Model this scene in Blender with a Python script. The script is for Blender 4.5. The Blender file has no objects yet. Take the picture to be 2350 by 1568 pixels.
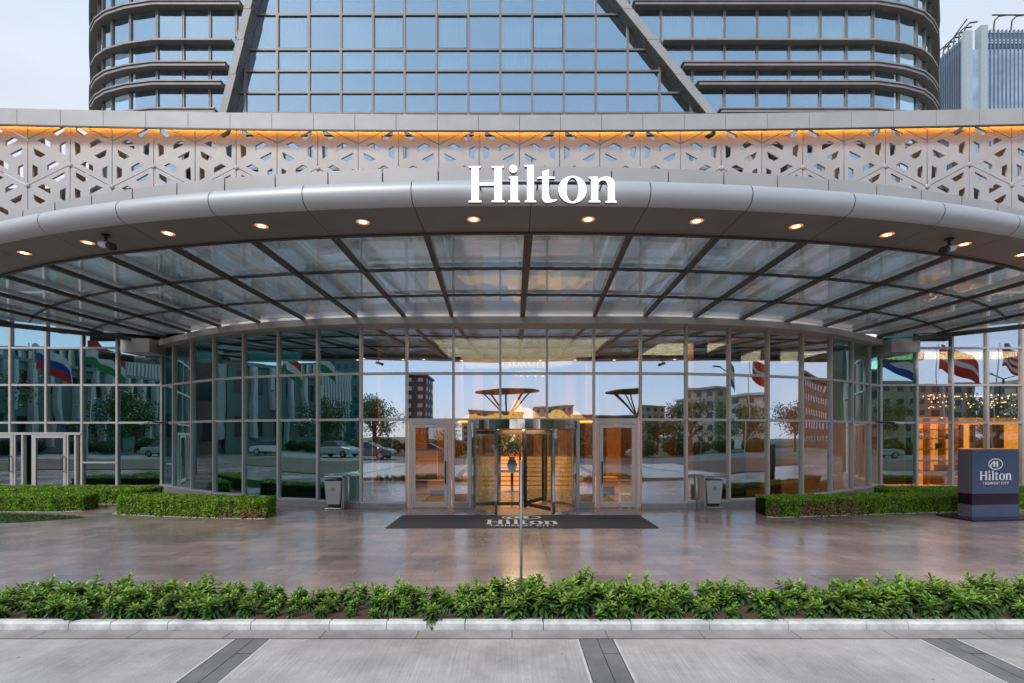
import bpy, bmesh, math, random
from mathutils import Vector, Matrix
from mathutils.geometry import tessellate_polygon
random.seed(11)
C = bpy.context.scene.collection
R = math.radians
FP, U0, V0, EYE = 1142.0, 1175.0, 1000.0, 2.1      # focal length and horizon used to read sizes off the picture
def X(u, y): return (u - U0) / FP * y
def Z(v, y): return EYE + (V0 - v) / FP * y
def G(u, v):
    y = FP * EYE / (v - V0); return (X(u, y), y)

# ------------------------------------------------------------------ materials
def newmat(name):
    m = bpy.data.materials.new(name); m.use_nodes = True
    nt = m.node_tree; nt.nodes.clear()
    return m, nt, nt.nodes, nt.links
def mat(name, col, rough=.5, metal=0., var=.12, vscale=3., bump=0., bscale=40., emit=None, estr=0., rvar=0., spec=.5, coat=0., stretch=None):
    m, nt, N, L = newmat(name)
    o = N.new('ShaderNodeOutputMaterial'); p = N.new('ShaderNodeBsdfPrincipled')
    L.new(p.outputs[0], o.inputs[0])
    tc = N.new('ShaderNodeTexCoord'); src = tc.outputs['Object']
    if stretch:
        mp = N.new('ShaderNodeMapping'); mp.inputs['Scale'].default_value = stretch
        L.new(src, mp.inputs[0]); src = mp.outputs[0]
    n = N.new('ShaderNodeTexNoise'); n.inputs['Scale'].default_value = vscale; n.inputs['Detail'].default_value = 6; n.inputs['Roughness'].default_value = .62
    L.new(src, n.inputs['Vector'])
    r = N.new('ShaderNodeMapRange'); r.inputs[1].default_value = .3; r.inputs[2].default_value = .7
    r.inputs[3].default_value = 1 - var; r.inputs[4].default_value = 1 + var
    L.new(n.outputs[0], r.inputs[0])
    mx = N.new('ShaderNodeVectorMath'); mx.operation = 'SCALE'; mx.inputs[0].default_value = col
    L.new(r.outputs[0], mx.inputs['Scale']); L.new(mx.outputs[0], p.inputs['Base Color'])
    p.inputs['Roughness'].default_value = rough; p.inputs['Metallic'].default_value = metal
    p.inputs['Specular IOR Level'].default_value = spec; p.inputs['Coat Weight'].default_value = coat
    if rvar:
        r2 = N.new('ShaderNodeMapRange'); r2.inputs[1].default_value = .3; r2.inputs[2].default_value = .7
        r2.inputs[3].default_value = rough - rvar; r2.inputs[4].default_value = rough + rvar
        L.new(n.outputs[0], r2.inputs[0]); L.new(r2.outputs[0], p.inputs['Roughness'])
    if bump:
        n2 = N.new('ShaderNodeTexNoise'); n2.inputs['Scale'].default_value = bscale; n2.inputs['Detail'].default_value = 4
        L.new(src, n2.inputs['Vector'])
        b = N.new('ShaderNodeBump'); b.inputs['Strength'].default_value = bump; b.inputs['Distance'].default_value = .01
        L.new(n2.outputs[0], b.inputs['Height']); L.new(b.outputs[0], p.inputs['Normal'])
    if emit:
        p.inputs['Emission Color'].default_value = (*emit, 1); p.inputs['Emission Strength'].default_value = estr
    return m
def glassmat(name, trans, gloss, f0, f1, wave=.6, wscale=.9, rough=0., frost=0., frostcol=(.6, .66, .66)):
    m, nt, N, L = newmat(name)
    o = N.new('ShaderNodeOutputMaterial')
    t = N.new('ShaderNodeBsdfTransparent'); t.inputs[0].default_value = (*trans, 1)
    g = N.new('ShaderNodeBsdfGlossy'); g.inputs[0].default_value = (*gloss, 1); g.inputs['Roughness'].default_value = rough
    lw = N.new('ShaderNodeLayerWeight'); lw.inputs[0].default_value = .5
    pw = N.new('ShaderNodeMath'); pw.operation = 'POWER'; pw.inputs[1].default_value = 3.
    L.new(lw.outputs['Facing'], pw.inputs[0])
    mr = N.new('ShaderNodeMapRange'); mr.inputs[3].default_value = f0; mr.inputs[4].default_value = f1
    L.new(pw.outputs[0], mr.inputs[0])
    base = t.outputs[0]
    if frost:
        tl = N.new('ShaderNodeBsdfTranslucent'); tl.inputs[0].default_value = (*frostcol, 1)
        df = N.new('ShaderNodeBsdfDiffuse'); df.inputs[0].default_value = (*frostcol, 1)
        a = N.new('ShaderNodeMixShader'); a.inputs[0].default_value = .35; L.new(tl.outputs[0], a.inputs[1]); L.new(df.outputs[0], a.inputs[2])
        b = N.new('ShaderNodeMixShader'); L.new(t.outputs[0], b.inputs[1]); L.new(a.outputs[0], b.inputs[2])
        tc0 = N.new('ShaderNodeTexCoord'); nn = N.new('ShaderNodeTexNoise'); nn.inputs['Scale'].default_value = 1.3; nn.inputs['Detail'].default_value = 8
        L.new(tc0.outputs['Object'], nn.inputs['Vector'])
        fr = N.new('ShaderNodeMapRange'); fr.inputs[1].default_value = .3; fr.inputs[2].default_value = .7; fr.inputs[3].default_value = frost * .6; fr.inputs[4].default_value = frost * 1.35
        L.new(nn.outputs[0], fr.inputs[0]); L.new(fr.outputs[0], b.inputs[0])
        base = b.outputs[0]
    mx = N.new('ShaderNodeMixShader'); L.new(mr.outputs[0], mx.inputs[0]); L.new(base, mx.inputs[1]); L.new(g.outputs[0], mx.inputs[2])
    L.new(mx.outputs[0], o.inputs[0])
    if wave:
        tc = N.new('ShaderNodeTexCoord'); oi = N.new('ShaderNodeObjectInfo')
        ad = N.new('ShaderNodeVectorMath'); ad.operation = 'ADD'
        sc = N.new('ShaderNodeVectorMath'); sc.operation = 'SCALE'; sc.inputs[0].default_value = (31, 17, 23)
        L.new(oi.outputs['Random'], sc.inputs['Scale']); L.new(tc.outputs['Object'], ad.inputs[0]); L.new(sc.outputs[0], ad.inputs[1])
        n = N.new('ShaderNodeTexNoise'); n.inputs['Scale'].default_value = wscale; n.inputs['Detail'].default_value = 1.5
        L.new(ad.outputs[0], n.inputs['Vector'])
        b = N.new('ShaderNodeBump'); b.inputs['Strength'].default_value = wave; b.inputs['Distance'].default_value = .02
        L.new(n.outputs[0], b.inputs['Height']); L.new(b.outputs[0], g.inputs['Normal'])
    return m
def emis(name, col, s):
    m, nt, N, L = newmat(name)
    o = N.new('ShaderNodeOutputMaterial'); e = N.new('ShaderNodeEmission'); e.inputs[0].default_value = (*col, 1); e.inputs[1].default_value = s
    L.new(e.outputs[0], o.inputs[0]); return m

M = {}
M['frame'] = mat('window_frame_aluminium', (.56, .525, .50), .42, .15, .06, 8)
M['frame_dark'] = mat('dark_bronze_aluminium', (.06, .055, .055), .4, .5, .1, 8)
M['tower_frame'] = mat('tower_mullion_metal', (.25, .225, .21), .5, .2, .08, 6)
M['tower_band'] = mat('tower_band_metal', (.34, .31, .30), .55, .1, .14, 1.5, bump=.05)
M['fin_front'] = mat('fin_cladding_metal', (.40, .39, .38), .6, .0, .12, .8)
M['panel'] = mat('pale_composite_panel', (.47, .44, .425), .5, .1, .07, 1.2, bump=.03, bscale=12)
M['screen'] = mat('perforated_metal_sheet', (.49, .462, .445), .5, .1, .09, .9, bump=.03, bscale=9)
M['tube'] = mat('satin_aluminium_bullnose', (.50, .50, .51), .5, .3, .05, 1.5, stretch=(1, 6, 6))
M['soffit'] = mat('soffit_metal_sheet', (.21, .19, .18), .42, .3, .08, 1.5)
M['rafter'] = mat('rafter_dark_steel', (.085, .072, .066), .5, .4, .15, 5)
M['beam'] = mat('painted_steel_beam', (.78, .82, .82), .5, 0, .1, 2)
M['trim'] = mat('curved_beam_cladding', (.50, .47, .45), .5, .15, .08, 2)
M['stone_plinth'] = mat('plinth_stone', (.33, .29, .265), .5, 0, .15, 4, bump=.1)
M['brown_wall'] = mat('brown_render_wall', (.16, .11, .085), .8, 0, .2, 2)
M['chrome'] = mat('polished_steel', (.74, .72, .70), .07, 1., .05, 5)
M['steel'] = mat('brushed_stainless_steel', (.48, .47, .45), .38, .8, .1, 8, stretch=(1, 1, 12))
M['led'] = emis('amber_led_strip', (1., .36, .05), 26.)
M['lamp'] = emis('warm_downlight_lens', (1., .62, .30), 6.)
M['lamp_halo'] = emis('amber_halo_glow', (1., .34, .09), .62)  # orange glow around the downlight lens, put into an emissive ring
M['bulb'] = emis('warm_bulb', (1., .50, .2), 7.)
M['letter'] = mat('white_sign_face', (.85, .85, .83), .5, emit=(1, .99, .95), estr=.75, var=.01)
M['letter_side'] = mat('sign_return_grey', (.25, .24, .235), .5, .2)
M['print'] = mat('white_print', (.92, .92, .94), .6, var=.03)
M['mat_rug'] = mat('charcoal_entrance_matting', (.045, .045, .055), .95, 0, .15, 30, bump=.5, bscale=400)
M['mat_print'] = mat('pale_carpet_print', (.72, .72, .73), .9, 0, .1, 30)
M['totem'] = mat('blue_grey_painted_metal', (.092, .122, .20), .3, .3, .06, 2)
M['totem_side'] = mat('totem_side_metal', (.15, .15, .185), .3, .35, .06, 2)
M['plum'] = mat('dark_plum_glossy_band', (.018, .003, .018), .18, 0, .1, 3)
M['kerb'] = mat('white_granite_kerb', (.60, .60, .58), .6, 0, .3, 6, bump=.25, bscale=60)
M['curtain'] = mat('sheer_curtain', (.88, .92, .90), .9, 0, .05, 1)
M['wood'] = mat('warm_wood_panelling', (.42, .17, .045), .4, 0, .25, 1.6, stretch=(1, 1, .15))
M['wood_dark'] = mat('dark_walnut', (.09, .035, .015), .4, 0, .25, 2, stretch=(1, 1, .2))
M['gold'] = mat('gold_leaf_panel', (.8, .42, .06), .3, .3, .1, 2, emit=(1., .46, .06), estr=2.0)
M['in_floor'] = mat('lobby_polished_marble', (.34, .25, .19), .12, 0, .2, 1.5)
M['in_ceil'] = mat('lobby_ceiling_paint', (.55, .52, .48), .8)
M['in_teal'] = mat('teal_interior_wall', (.02, .075, .08), .7, 0, .2, 1)
M['in_green'] = mat('pale_green_blind', (.30, .38, .30), .8, 0, .12, 3, stretch=(1, 1, .05))
M['in_dark'] = mat('dark_interior_wall', (.018, .025, .035), .7, 0, .2, 1)
M['fabric'] = mat('mustard_upholstery', (.35, .16, .03), .9, 0, .1, 8)
M['black'] = mat('black_painted_metal', (.012, .012, .014), .35, 0, .1, 8)
M['white_plastic'] = mat('white_plastic', (.72, .72, .70), .4, 0, .05, 8)
M['soil'] = mat('bare_soil', (.085, .055, .035), .95, 0, .35, 9, bump=.9, bscale=35)
M['pebble'] = mat('white_pebble', (.55, .52, .48), .8, 0, .2, 20)
M['stem'] = mat('green_brown_stem', (.09, .10, .03), .7, 0, .2, 10)
def leafmat(name, col, var, rough=.38):
    m, nt, N, L = newmat(name)
    o = N.new('ShaderNodeOutputMaterial'); p = N.new('ShaderNodeBsdfPrincipled'); tl = N.new('ShaderNodeBsdfTranslucent'); mx = N.new('ShaderNodeMixShader'); mx.inputs[0].default_value = .22
    tc = N.new('ShaderNodeTexCoord'); n = N.new('ShaderNodeTexNoise'); n.inputs['Scale'].default_value = 7; n.inputs['Detail'].default_value = 4
    oi = N.new('ShaderNodeObjectInfo'); 
    L.new(tc.outputs['Object'], n.inputs['Vector'])
    g = N.new('ShaderNodeNewGeometry')
    a = N.new('ShaderNodeMath'); a.operation = 'ADD'; L.new(n.outputs[0], a.inputs[0])
    h = N.new('ShaderNodeMapRange'); h.inputs[3].default_value = -.28; h.inputs[4].default_value = .28; L.new(g.outputs['Random Per Island'], h.inputs[0]); L.new(h.outputs[0], a.inputs[1])
    cr = N.new('ShaderNodeValToRGB'); cr.color_ramp.elements[0].position = .2; cr.color_ramp.elements[1].position = .8
    cr.color_ramp.elements[0].color = (col[0] * (1 - var) * .8, col[1] * (1 - var), col[2] * (1 - var), 1)
    cr.color_ramp.elements[1].color = (col[0] * (1 + var) * 1.25, col[1] * (1 + var), col[2] * (1 + var), 1)
    L.new(a.outputs[0], cr.inputs[0]); L.new(cr.outputs[0], p.inputs['Base Color']); L.new(cr.outputs[0], tl.inputs[0])
    p.inputs['Roughness'].default_value = rough
    L.new(p.outputs[0], mx.inputs[1]); L.new(tl.outputs[0], mx.inputs[2]); L.new(mx.outputs[0], o.inputs[0]); return m
M['leaf'] = leafmat('laurel_leaf_mature', (.060, .135, .034), .6, .36)
M['leaf_new'] = leafmat('laurel_leaf_young', (.19, .36, .05), .45, .4)
M['hedge'] = leafmat('clipped_hedge_leaf', (.19, .38, .02), .5, .5)
M['hedge_dry'] = leafmat('dry_hedge_twig', (.36, .22, .11), .4, .8)
M['tree'] = leafmat('tree_leaf', (.05, .11, .03), .4, .5)
M['bark'] = mat('tree_bark', (.12, .09, .065), .9, 0, .3, 8, bump=.5)
M['grass'] = leafmat('lawn_blade', (.06, .15, .025), .35, .6)
M['glass'] = glassmat('facade_glass', (.68, .71, .70), (.80, .91, 1.), .50, .95, .20, .55)
M['glass_teal'] = glassmat('teal_facade_glass', (.32, .58, .58), (.62, .86, .92), .50, .95, .22, .55)
M['glass_lounge'] = glassmat('lounge_glass', (.80, .84, .80), (.86, .94, 1.), .26, .95, .11, .9)
M['glass_clear'] = glassmat('door_glass', (.82, .86, .82), (.85, .92, .97), .15, .9, .10, 1.1)
M['glass_tower'] = glassmat('tower_glass', (.84, .92, .92), (.76, .90, 1.), .50, .95, .05, .6)
M['glass_roof'] = glassmat('canopy_glass', (.68, .70, .70), (.78, .80, .82), .13, .70, .12, .8, frost=.27, frostcol=(.64, .66, .66))
M['glass_far'] = mat('far_tower_glass', (.42, .52, .64), .25, .3, .3, .12, stretch=(1, 1, 2.2))

# ------------------------------------------------------------------ meshes
class MB:
    def __init__(s): s.v = []; s.f = []; s.m = []
    def quad(s, a, b, c, d, mi=0):
        n = len(s.v); s.v += [tuple(a), tuple(b), tuple(c), tuple(d)]; s.f.append((n, n+1, n+2, n+3)); s.m.append(mi)
    def face(s, pts, mi=0):
        n = len(s.v); s.v += [tuple(p) for p in pts]; s.f.append(tuple(range(n, n+len(pts)))); s.m.append(mi)
    def box(s, x0, x1, y0, y1, z0, z1, mi=0):
        s.hexa([(x0,y0),(x1,y0),(x1,y1),(x0,y1)], z0, z1, mi)
    def hexa(s, poly, z0, z1, mi=0, top=None):       # vertical prism over a plan polygon (counter-clockwise)
        n = len(s.v); k = len(poly); top = top or poly
        z0s = z0 if hasattr(z0, '__len__') else [z0]*k; z1s = z1 if hasattr(z1, '__len__') else [z1]*k
        s.v += [(p[0], p[1], z) for p, z in zip(poly, z0s)] + [(p[0], p[1], z) for p, z in zip(top, z1s)]
        s.f.append(tuple(range(n+k-1, n-1, -1))); s.m.append(mi)
        s.f.append(tuple(range(n+k, n+2*k))); s.m.append(mi)
        for i in range(k):
            j = (i+1) % k; s.f.append((n+i, n+j, n+k+j, n+k+i)); s.m.append(mi)
    def bar(s, a, b, w, d, mi=0):                    # box along the plan segment a-b (x,y), z in a[2]/b[2]; w across in plan, d in height
        a = Vector(a); b = Vector(b); t = (b-a); t.z = 0; t.normalize(); n = Vector((-t.y, t.x, 0)) * w/2; u = Vector((0,0,d/2))
        P = [a-n-u, b-n-u, b+n-u, a+n-u, a-n+u, b-n+u, b+n+u, a+n+u]
        k = len(s.v); s.v += [tuple(p) for p in P]
        for f in ((3,2,1,0),(4,5,6,7),(0,1,5,4),(1,2,6,5),(2,3,7,6),(3,0,4,7)): s.f.append(tuple(k+i for i in f)); s.m.append(mi)
    def tube(s, pts, r, seg=10, mi=0, cap=True, closed=False):
        pts = [Vector(p) for p in pts]; k = len(s.v); rr = r if hasattr(r, '__len__') else [r]*len(pts)
        n = len(pts); up = None
        for i, p in enumerate(pts):
            t = (pts[min(i+1, n-1)] - pts[max(i-1, 0)]).normalized()
            if up is None: up = Vector((0,0,1)) if abs(t.z) < .9 else Vector((1,0,0))
            a = t.cross(up).normalized(); b = a.cross(t).normalized(); up = b
            for j in range(seg):
                an = 2*math.pi*j/seg; s.v.append(tuple(p + (a*math.cos(an) + b*math.sin(an))*rr[i]))
        for i in range(n-1):
            for j in range(seg):
                j2 = (j+1) % seg; s.f.append((k+i*seg+j, k+(i+1)*seg+j, k+(i+1)*seg+j2, k+i*seg+j2)); s.m.append(mi)
        if cap:
            s.f.append(tuple(k+j for j in range(seg))); s.m.append(mi)
            s.f.append(tuple(k+(n-1)*seg+j for j in range(seg-1, -1, -1))); s.m.append(mi)
    def lathe(s, prof, seg=20, c=(0,0,0), mi=0):     # prof: (r, z)
        k = len(s.v)
        for r, z in prof:
            for j in range(seg):
                an = 2*math.pi*j/seg; s.v.append((c[0]+r*math.cos(an), c[1]+r*math.sin(an), c[2]+z))
        for i in range(len(prof)-1):
            for j in range(seg):
                j2 = (j+1) % seg; s.f.append((k+i*seg+j, k+i*seg+j2, k+(i+1)*seg+j2, k+(i+1)*seg+j)); s.m.append(mi)
    def build(s, name, m, parent=None, smooth=False, bevel=0.):
        me = bpy.data.meshes.new(name); me.from_pydata(s.v, [], s.f)
        for mm in (m if isinstance(m, (list, tuple)) else [m]): me.materials.append(mm)
        if any(s.m):
            for p, mi in zip(me.polygons, s.m): p.material_index = mi
        if smooth:
            for p in me.polygons: p.use_smooth = True
        me.update()
        o = bpy.data.objects.new(name, me); C.objects.link(o); attach(o, parent)
        if bevel:
            b = o.modifiers.new('bevel', 'BEVEL'); b.width = bevel; b.segments = 2; b.limit_method = 'ANGLE'
        return o
ORG = {}
def attach(o, parent):
    if parent is not None:
        o.parent = parent
        if parent.name in ORG: o.matrix_parent_inverse = Matrix.Translation(-ORG[parent.name])
def tag(o, label=None, cat=None, group=None, kind=None):
    if label: o['label'] = label
    if cat: o['category'] = cat
    if group: o['group'] = group
    if kind: o['kind'] = kind
    return o
def thing(name, label, cat, loc=(0,0,0), group=None, world=True):
    o = bpy.data.objects.new(name, None); C.objects.link(o); o.empty_display_size = .2
    o.location = loc; tag(o, label, cat, group)
    if world: ORG[o.name] = Vector(loc)
    return o
def dup(o, parent=None, top=True):
    c = o.copy(); C.objects.link(c)
    if parent is not None: c.parent = parent
    for ch in [x for x in bpy.data.objects if x.parent == o]: dup(ch, c)
    return c
def struct(name, mb, m): return tag(mb.build(name, m), kind='structure')
def clip(poly, a, b, c):                             # keep a*x + b*y + c >= 0
    out = []
    for i in range(len(poly)):
        p, q = poly[i], poly[(i+1) % len(poly)]; dp = a*p[0]+b*p[1]+c; dq = a*q[0]+b*q[1]+c
        if dp >= 0: out.append(p)
        if (dp >= 0) != (dq >= 0):
            t = dp/(dp-dq); out.append((p[0]+(q[0]-p[0])*t, p[1]+(q[1]-p[1])*t))
    return out
def curvemesh(name, loops, ext, m, place, parent=None):   # flat outlines (with holes) -> thick plate; place maps (x, y, z) -> world
    cu = bpy.data.curves.new(name, 'CURVE'); cu.dimensions = '2D'; cu.fill_mode = 'BOTH'; cu.extrude = ext
    for lp in loops:
        sp = cu.splines.new('POLY'); sp.points.add(len(lp)-1); sp.use_cyclic_u = True
        for p, q in zip(sp.points, lp): p.co = (q[0], q[1], 0, 1)
    t = bpy.data.objects.new(name, cu); C.objects.link(t)
    dg = bpy.context.evaluated_depsgraph_get(); me = bpy.data.meshes.new_from_object(t.evaluated_get(dg))
    bpy.data.objects.remove(t); bpy.data.curves.remove(cu)
    me.transform(place) if isinstance(place, Matrix) else None
    if not isinstance(place, Matrix):
        for v in me.vertices: v.co = place(v.co)
    me.materials.clear()
    for mm in (m if isinstance(m, (list, tuple)) else [m]): me.materials.append(mm)
    me.name = name
    o = bpy.data.objects.new(name, me); C.objects.link(o); attach(o, parent); return o
def textmesh(name, body, size, m, place, parent=None, ext=.001, spacing=1.):
    cu = bpy.data.curves.new(name, 'FONT'); cu.body = body; cu.size = size; cu.extrude = ext; cu.align_x = 'CENTER'; cu.space_character = spacing
    t = bpy.data.objects.new(name, cu); C.objects.link(t)
    dg = bpy.context.evaluated_depsgraph_get(); me = bpy.data.meshes.new_from_object(t.evaluated_get(dg))
    bpy.data.objects.remove(t); me.transform(place); me.materials.clear(); me.materials.append(m)
    o = bpy.data.objects.new(name, me); C.objects.link(o); attach(o, parent); return o

# ------------------------------------------------------------------ plan curves
def interp(xs, ys, x):
    if x >= xs[-1]: return ys[-1] + (ys[-1]-ys[-2])/(xs[-1]-xs[-2])*(x-xs[-1])
    for i in range(len(xs)-1):
        if x <= xs[i+1]: return ys[i] + (ys[i+1]-ys[i])*(x-xs[i])/(xs[i+1]-xs[i])
AX = .34
WS = [0, 3.41, 4.77, 6.12, 7.44, 8.72, 9.98, 11.2, 12.3, 13.18]
WR = [1, 1.001, 1.007, 1.022, 1.044, 1.073, 1.112, 1.165, 1.214, 1.258]
Y0 = 14.53
def W(x): return Y0 * interp(WS, WR, abs(x-AX))      # entrance front in plan
def F(x): x = abs(x-.2); return 7.05 + x*x/68 + x**4/26000   # canopy nose in plan
YW = 18.28
def SC(x): return 17.0 - .0012*x*x                   # lattice parapet in plan
# ================================================================== hotel podium (entrance building)
pod = thing('hotel_podium', 'low glass fronted hotel entrance building with curved glazing and pale lattice parapet under the tower', 'building', (AX, Y0, 0))
ZR = [.13, 2.57, 3.92, 5.34]                         # glazing rows of the curved front
S = [.68, 2.05, 3.41, 4.77, 6.12, 7.44, 8.72, 9.98, 11.2, 12.3]
MX = [AX-s for s in reversed(S)] + [AX+s for s in S]
corners = [AX-13.18] + MX + [AX+13.18]
def inward(a, b, d):                                 # offset of a plan segment towards the inside (+y side)
    t = Vector((b[0]-a[0], b[1]-a[1])).normalized(); return Vector((-t.y, t.x))*d
PR = random.Random(314)
def pane(name, a, b, z0, z1, parent, m=None, inset=.02, th=.012, yoff=.0):
    n = inward(a, b, 1); t = Vector((b[0]-a[0], b[1]-a[1])).normalized()
    A = Vector(a)+t*inset+n*yoff; B = Vector(b)-t*inset+n*yoff
    ja, jb, jt = (PR.uniform(-.004, .004) for _ in range(3)); A = A+n*ja; B = B+n*jb; n2 = n*(PR.uniform(-.003, .003)); pl_ = [A, B, B+n*th, A+n*th]
    g = MB(); g.hexa([tuple(p) for p in pl_], z0, z1, 0, [tuple(p+n2) for p in pl_])
    return g.build(name, m or M['glass'], parent)
# mullions and transoms
fr = MB()
P = [(x, W(x)) for x in corners]
def mull(mb, p, z0, z1, w=.065, d=.15, ang=0.):
    c, s = math.cos(ang), math.sin(ang)
    q = [(-w/2, -d/2), (w/2, -d/2), (w/2, d/2), (-w/2, d/2)]
    mb.hexa([(p[0]+a*c-b*s, p[1]+a*s+b*c) for a, b in q], z0, z1)
for i, p in enumerate(P):
    a = P[max(i-1, 0)]; b = P[min(i+1, len(P)-1)]
    ang = math.atan2(b[1]-a[1], b[0]-a[0])
    if i in (0, len(P)-1): continue
    z0 = 0 if i not in (10, 11) else 2.535
    mull(fr, p, z0, 5.34, ang=ang)
for i in range(len(P)-1):
    a, b = P[i], P[i+1]
    for z in ZR[1:3]:
        n = inward(a, b, .0)
        fr.bar((a[0], a[1], z), (b[0], b[1], z), .10, .07)
fr.build('curved_front_frame', M['frame'], pod)
for rng in (range(0, 8), range(13, 21)):
    pl = MB(); sill = MB()
    for i in rng:
        a, b = P[i], P[i+1]; s = abs((a[0]+b[0])/2-AX); zt = .12 + max(0, s-4.5)*.02
        pl.bar((a[0], a[1]-.02, zt/2), (b[0], b[1]-.02, zt/2), .24, zt)
        sill.bar((a[0], a[1]-.03, zt+.028), (b[0], b[1]-.03, zt+.028), .16, .05)
    pl.build('stone_plinth', M['stone_plinth'], pod); sill.build('glazing_sill', M['frame'], pod)
for i in range(len(P)-1):
    for r in range(3):
        if r == 0 and i in (8, 9, 10, 11, 12): continue
        s = abs((P[i][0]+P[i+1][0])/2-AX); zt = .17 + max(0, s-4.5)*.02
        pane('window_pane', P[i], P[i+1], zt if r == 0 else ZR[r]+.03, ZR[r+1]-.03 if r < 2 else 5.33, pod, M['glass_teal'] if i < 7 or (i > 17 and r) else None)
# hinged glass doors in the flat centre
def hinged(xa, xb, hs, label):
    y = Y0-.03; f = MB()
    f.box(xa+.04, xa+.12, y-.05, y+.05, .0, 2.53); f.box(xb-.12, xb-.04, y-.05, y+.05, .0, 2.53); f.box(xa+.12, xb-.12, y-.05, y+.05, 2.45, 2.53)
    fo = f.build('door_frame', M['frame'], pod)
    d = MB(); a, b = xa+.135, xb-.135
    d.box(a, a+.09, y-.06, y+.02, .03, 2.43); d.box(b-.09, b, y-.06, y+.02, .03, 2.43)
    d.box(a+.09, b-.09, y-.06, y+.02, 2.33, 2.43); d.box(a+.09, b-.09, y-.06, y+.02, .03, .17)
    do = tag(d.build('hinged_door', M['frame'], pod), label)
    g = MB(); g.box(a+.085, b-.085, y-.03, y-.015, .16, 2.34); g.build('door_glass', M['glass_clear'], do)
    h = MB(); hx = b-.05 if hs > 0 else a+.05
    h.tube([(hx, y-.07, .72), (hx, y-.13, .72), (hx, y-.13, 1.36), (hx, y-.07, 1.36)], .02, 8, 0); h.build('door_handle', M['black'], do)
    k = MB(); k.box((a+b)/2-.12, (a+b)/2+.12, y-.10, y-.06, 2.36, 2.42); k.build('door_closer', M['white_plastic'], do)
    t = MB(); t.bar((a+.09, y-.035, .81), (b-.09, y-.035, .81), .03, .02); t.build('push_rail', M['steel'], do)
hinged(P[8][0]+.03, P[9][0]-.03, 1, 'glass door with its handle on the right, left of the revolving door')
hinged(P[12][0]+.03, P[13][0]-.03, -1, 'glass door with its handle on the left, right of the revolving door')
RC = (.3375, Y0); RR = 1.53
for xa, xb in ((P[9][0], RC[0]-RR-.06), (RC[0]+RR+.06, P[12][0])):
    pane('side_light', (xa, Y0), (xb, Y0), .17, 2.5, pod)
    b = MB(); b.box(xa+.03, xb-.0, Y0-.1, Y0+.1, 0, .17); b.build('stone_plinth', M['stone_plinth'], pod)
for s in (-1, 1):
    jm = MB(); jm.box(RC[0]+s*(RR+.05)-.05, RC[0]+s*(RR+.05)+.05, Y0-.09, Y0+.09, 0, 2.535)
    jm.build('door_jamb', M['frame'], pod)
# revolving door
rev = MB(); n = 48
def arc(a0, a1, r, k): return [(RC[0]+r*math.sin(R(a0+(a1-a0)*i/k)), RC[1]-r*math.cos(R(a0+(a1-a0)*i/k))) for i in range(k+1)]
for a, b in zip(arc(0, 360, RR, n)[:-1], arc(0, 360, RR, n)[1:]): rev.bar((*a, 2.41), (*b, 2.41), .05, .25)
rd = rev.build('revolving_door', M['chrome'], pod)
cp = MB(); cp.lathe([(0.01, 2.30), (RR-.05, 2.30), (RR-.05, 2.50), (0.01, 2.50)], 40, (*RC, 0)); cp.build('drum_ceiling', M['in_ceil'], rd)
for a0 in (29, 90+61, -90, -151+0):
    a1 = a0+61 if a0 in (29, -90) else a0+0
for a0, a1 in ((30, 88), (-88, -30), (92, 150), (-150, -92)):
    g = MB(); q = arc(a0, a1, RR, 12)
    for a, b in zip(q[:-1], q[1:]): g.bar((*a, 1.17), (*b, 1.17), .012, 2.24)
    g.build('curved_glass', M['glass_clear'], rd)
    g = MB()
    for a, b in zip(q[:-1], q[1:]): g.bar((*a, .03), (*b, .03), .05, .06)
    g.build('base_rail', M['chrome'], rd)
for an in (29, -29, 89, -89, 151, -151):
    g = MB(); p = arc(an, an, RR, 1)[0]; mull(g, p, 0, 2.29, .07, .07, R(an)); g.build('door_post', M['chrome'], rd)
g = MB(); g.tube([(*RC, 0.01), (*RC, 2.29)], .04, 12); g.build('centre_shaft', M['chrome'], rd)
for an in (33, 153, -87):
    q = arc(an, an, RR-.06, 1)[0]; p = (RC[0]+(q[0]-RC[0])*.04, RC[1]+(q[1]-RC[1])*.04)
    g = MB(); g.bar((*p, .12), (*q, .12), .045, .10); g.bar((*p, 2.2), (*q, 2.2), .045, .10)
    for t in (.03, .97):
        c = (p[0]+(q[0]-p[0])*t, p[1]+(q[1]-p[1])*t); mull(g, c, .02, 2.25, .06, .06, R(an))
    g.build('door_wing', M['frame_dark'], rd)
    g = MB(); g.bar((*p, 1.16), (*q, 1.16), .012, 1.98); g.build('wing_glass', M['glass_clear'], rd)
fl = MB(); fl.lathe([(0.01, .006), (RR+.05, .006), (RR+.05, 0)], 48, (*RC, 0)); fl.build('drum_floor', mat('drum_floor_stone', (.45, .35, .28), .3), rd)

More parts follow.
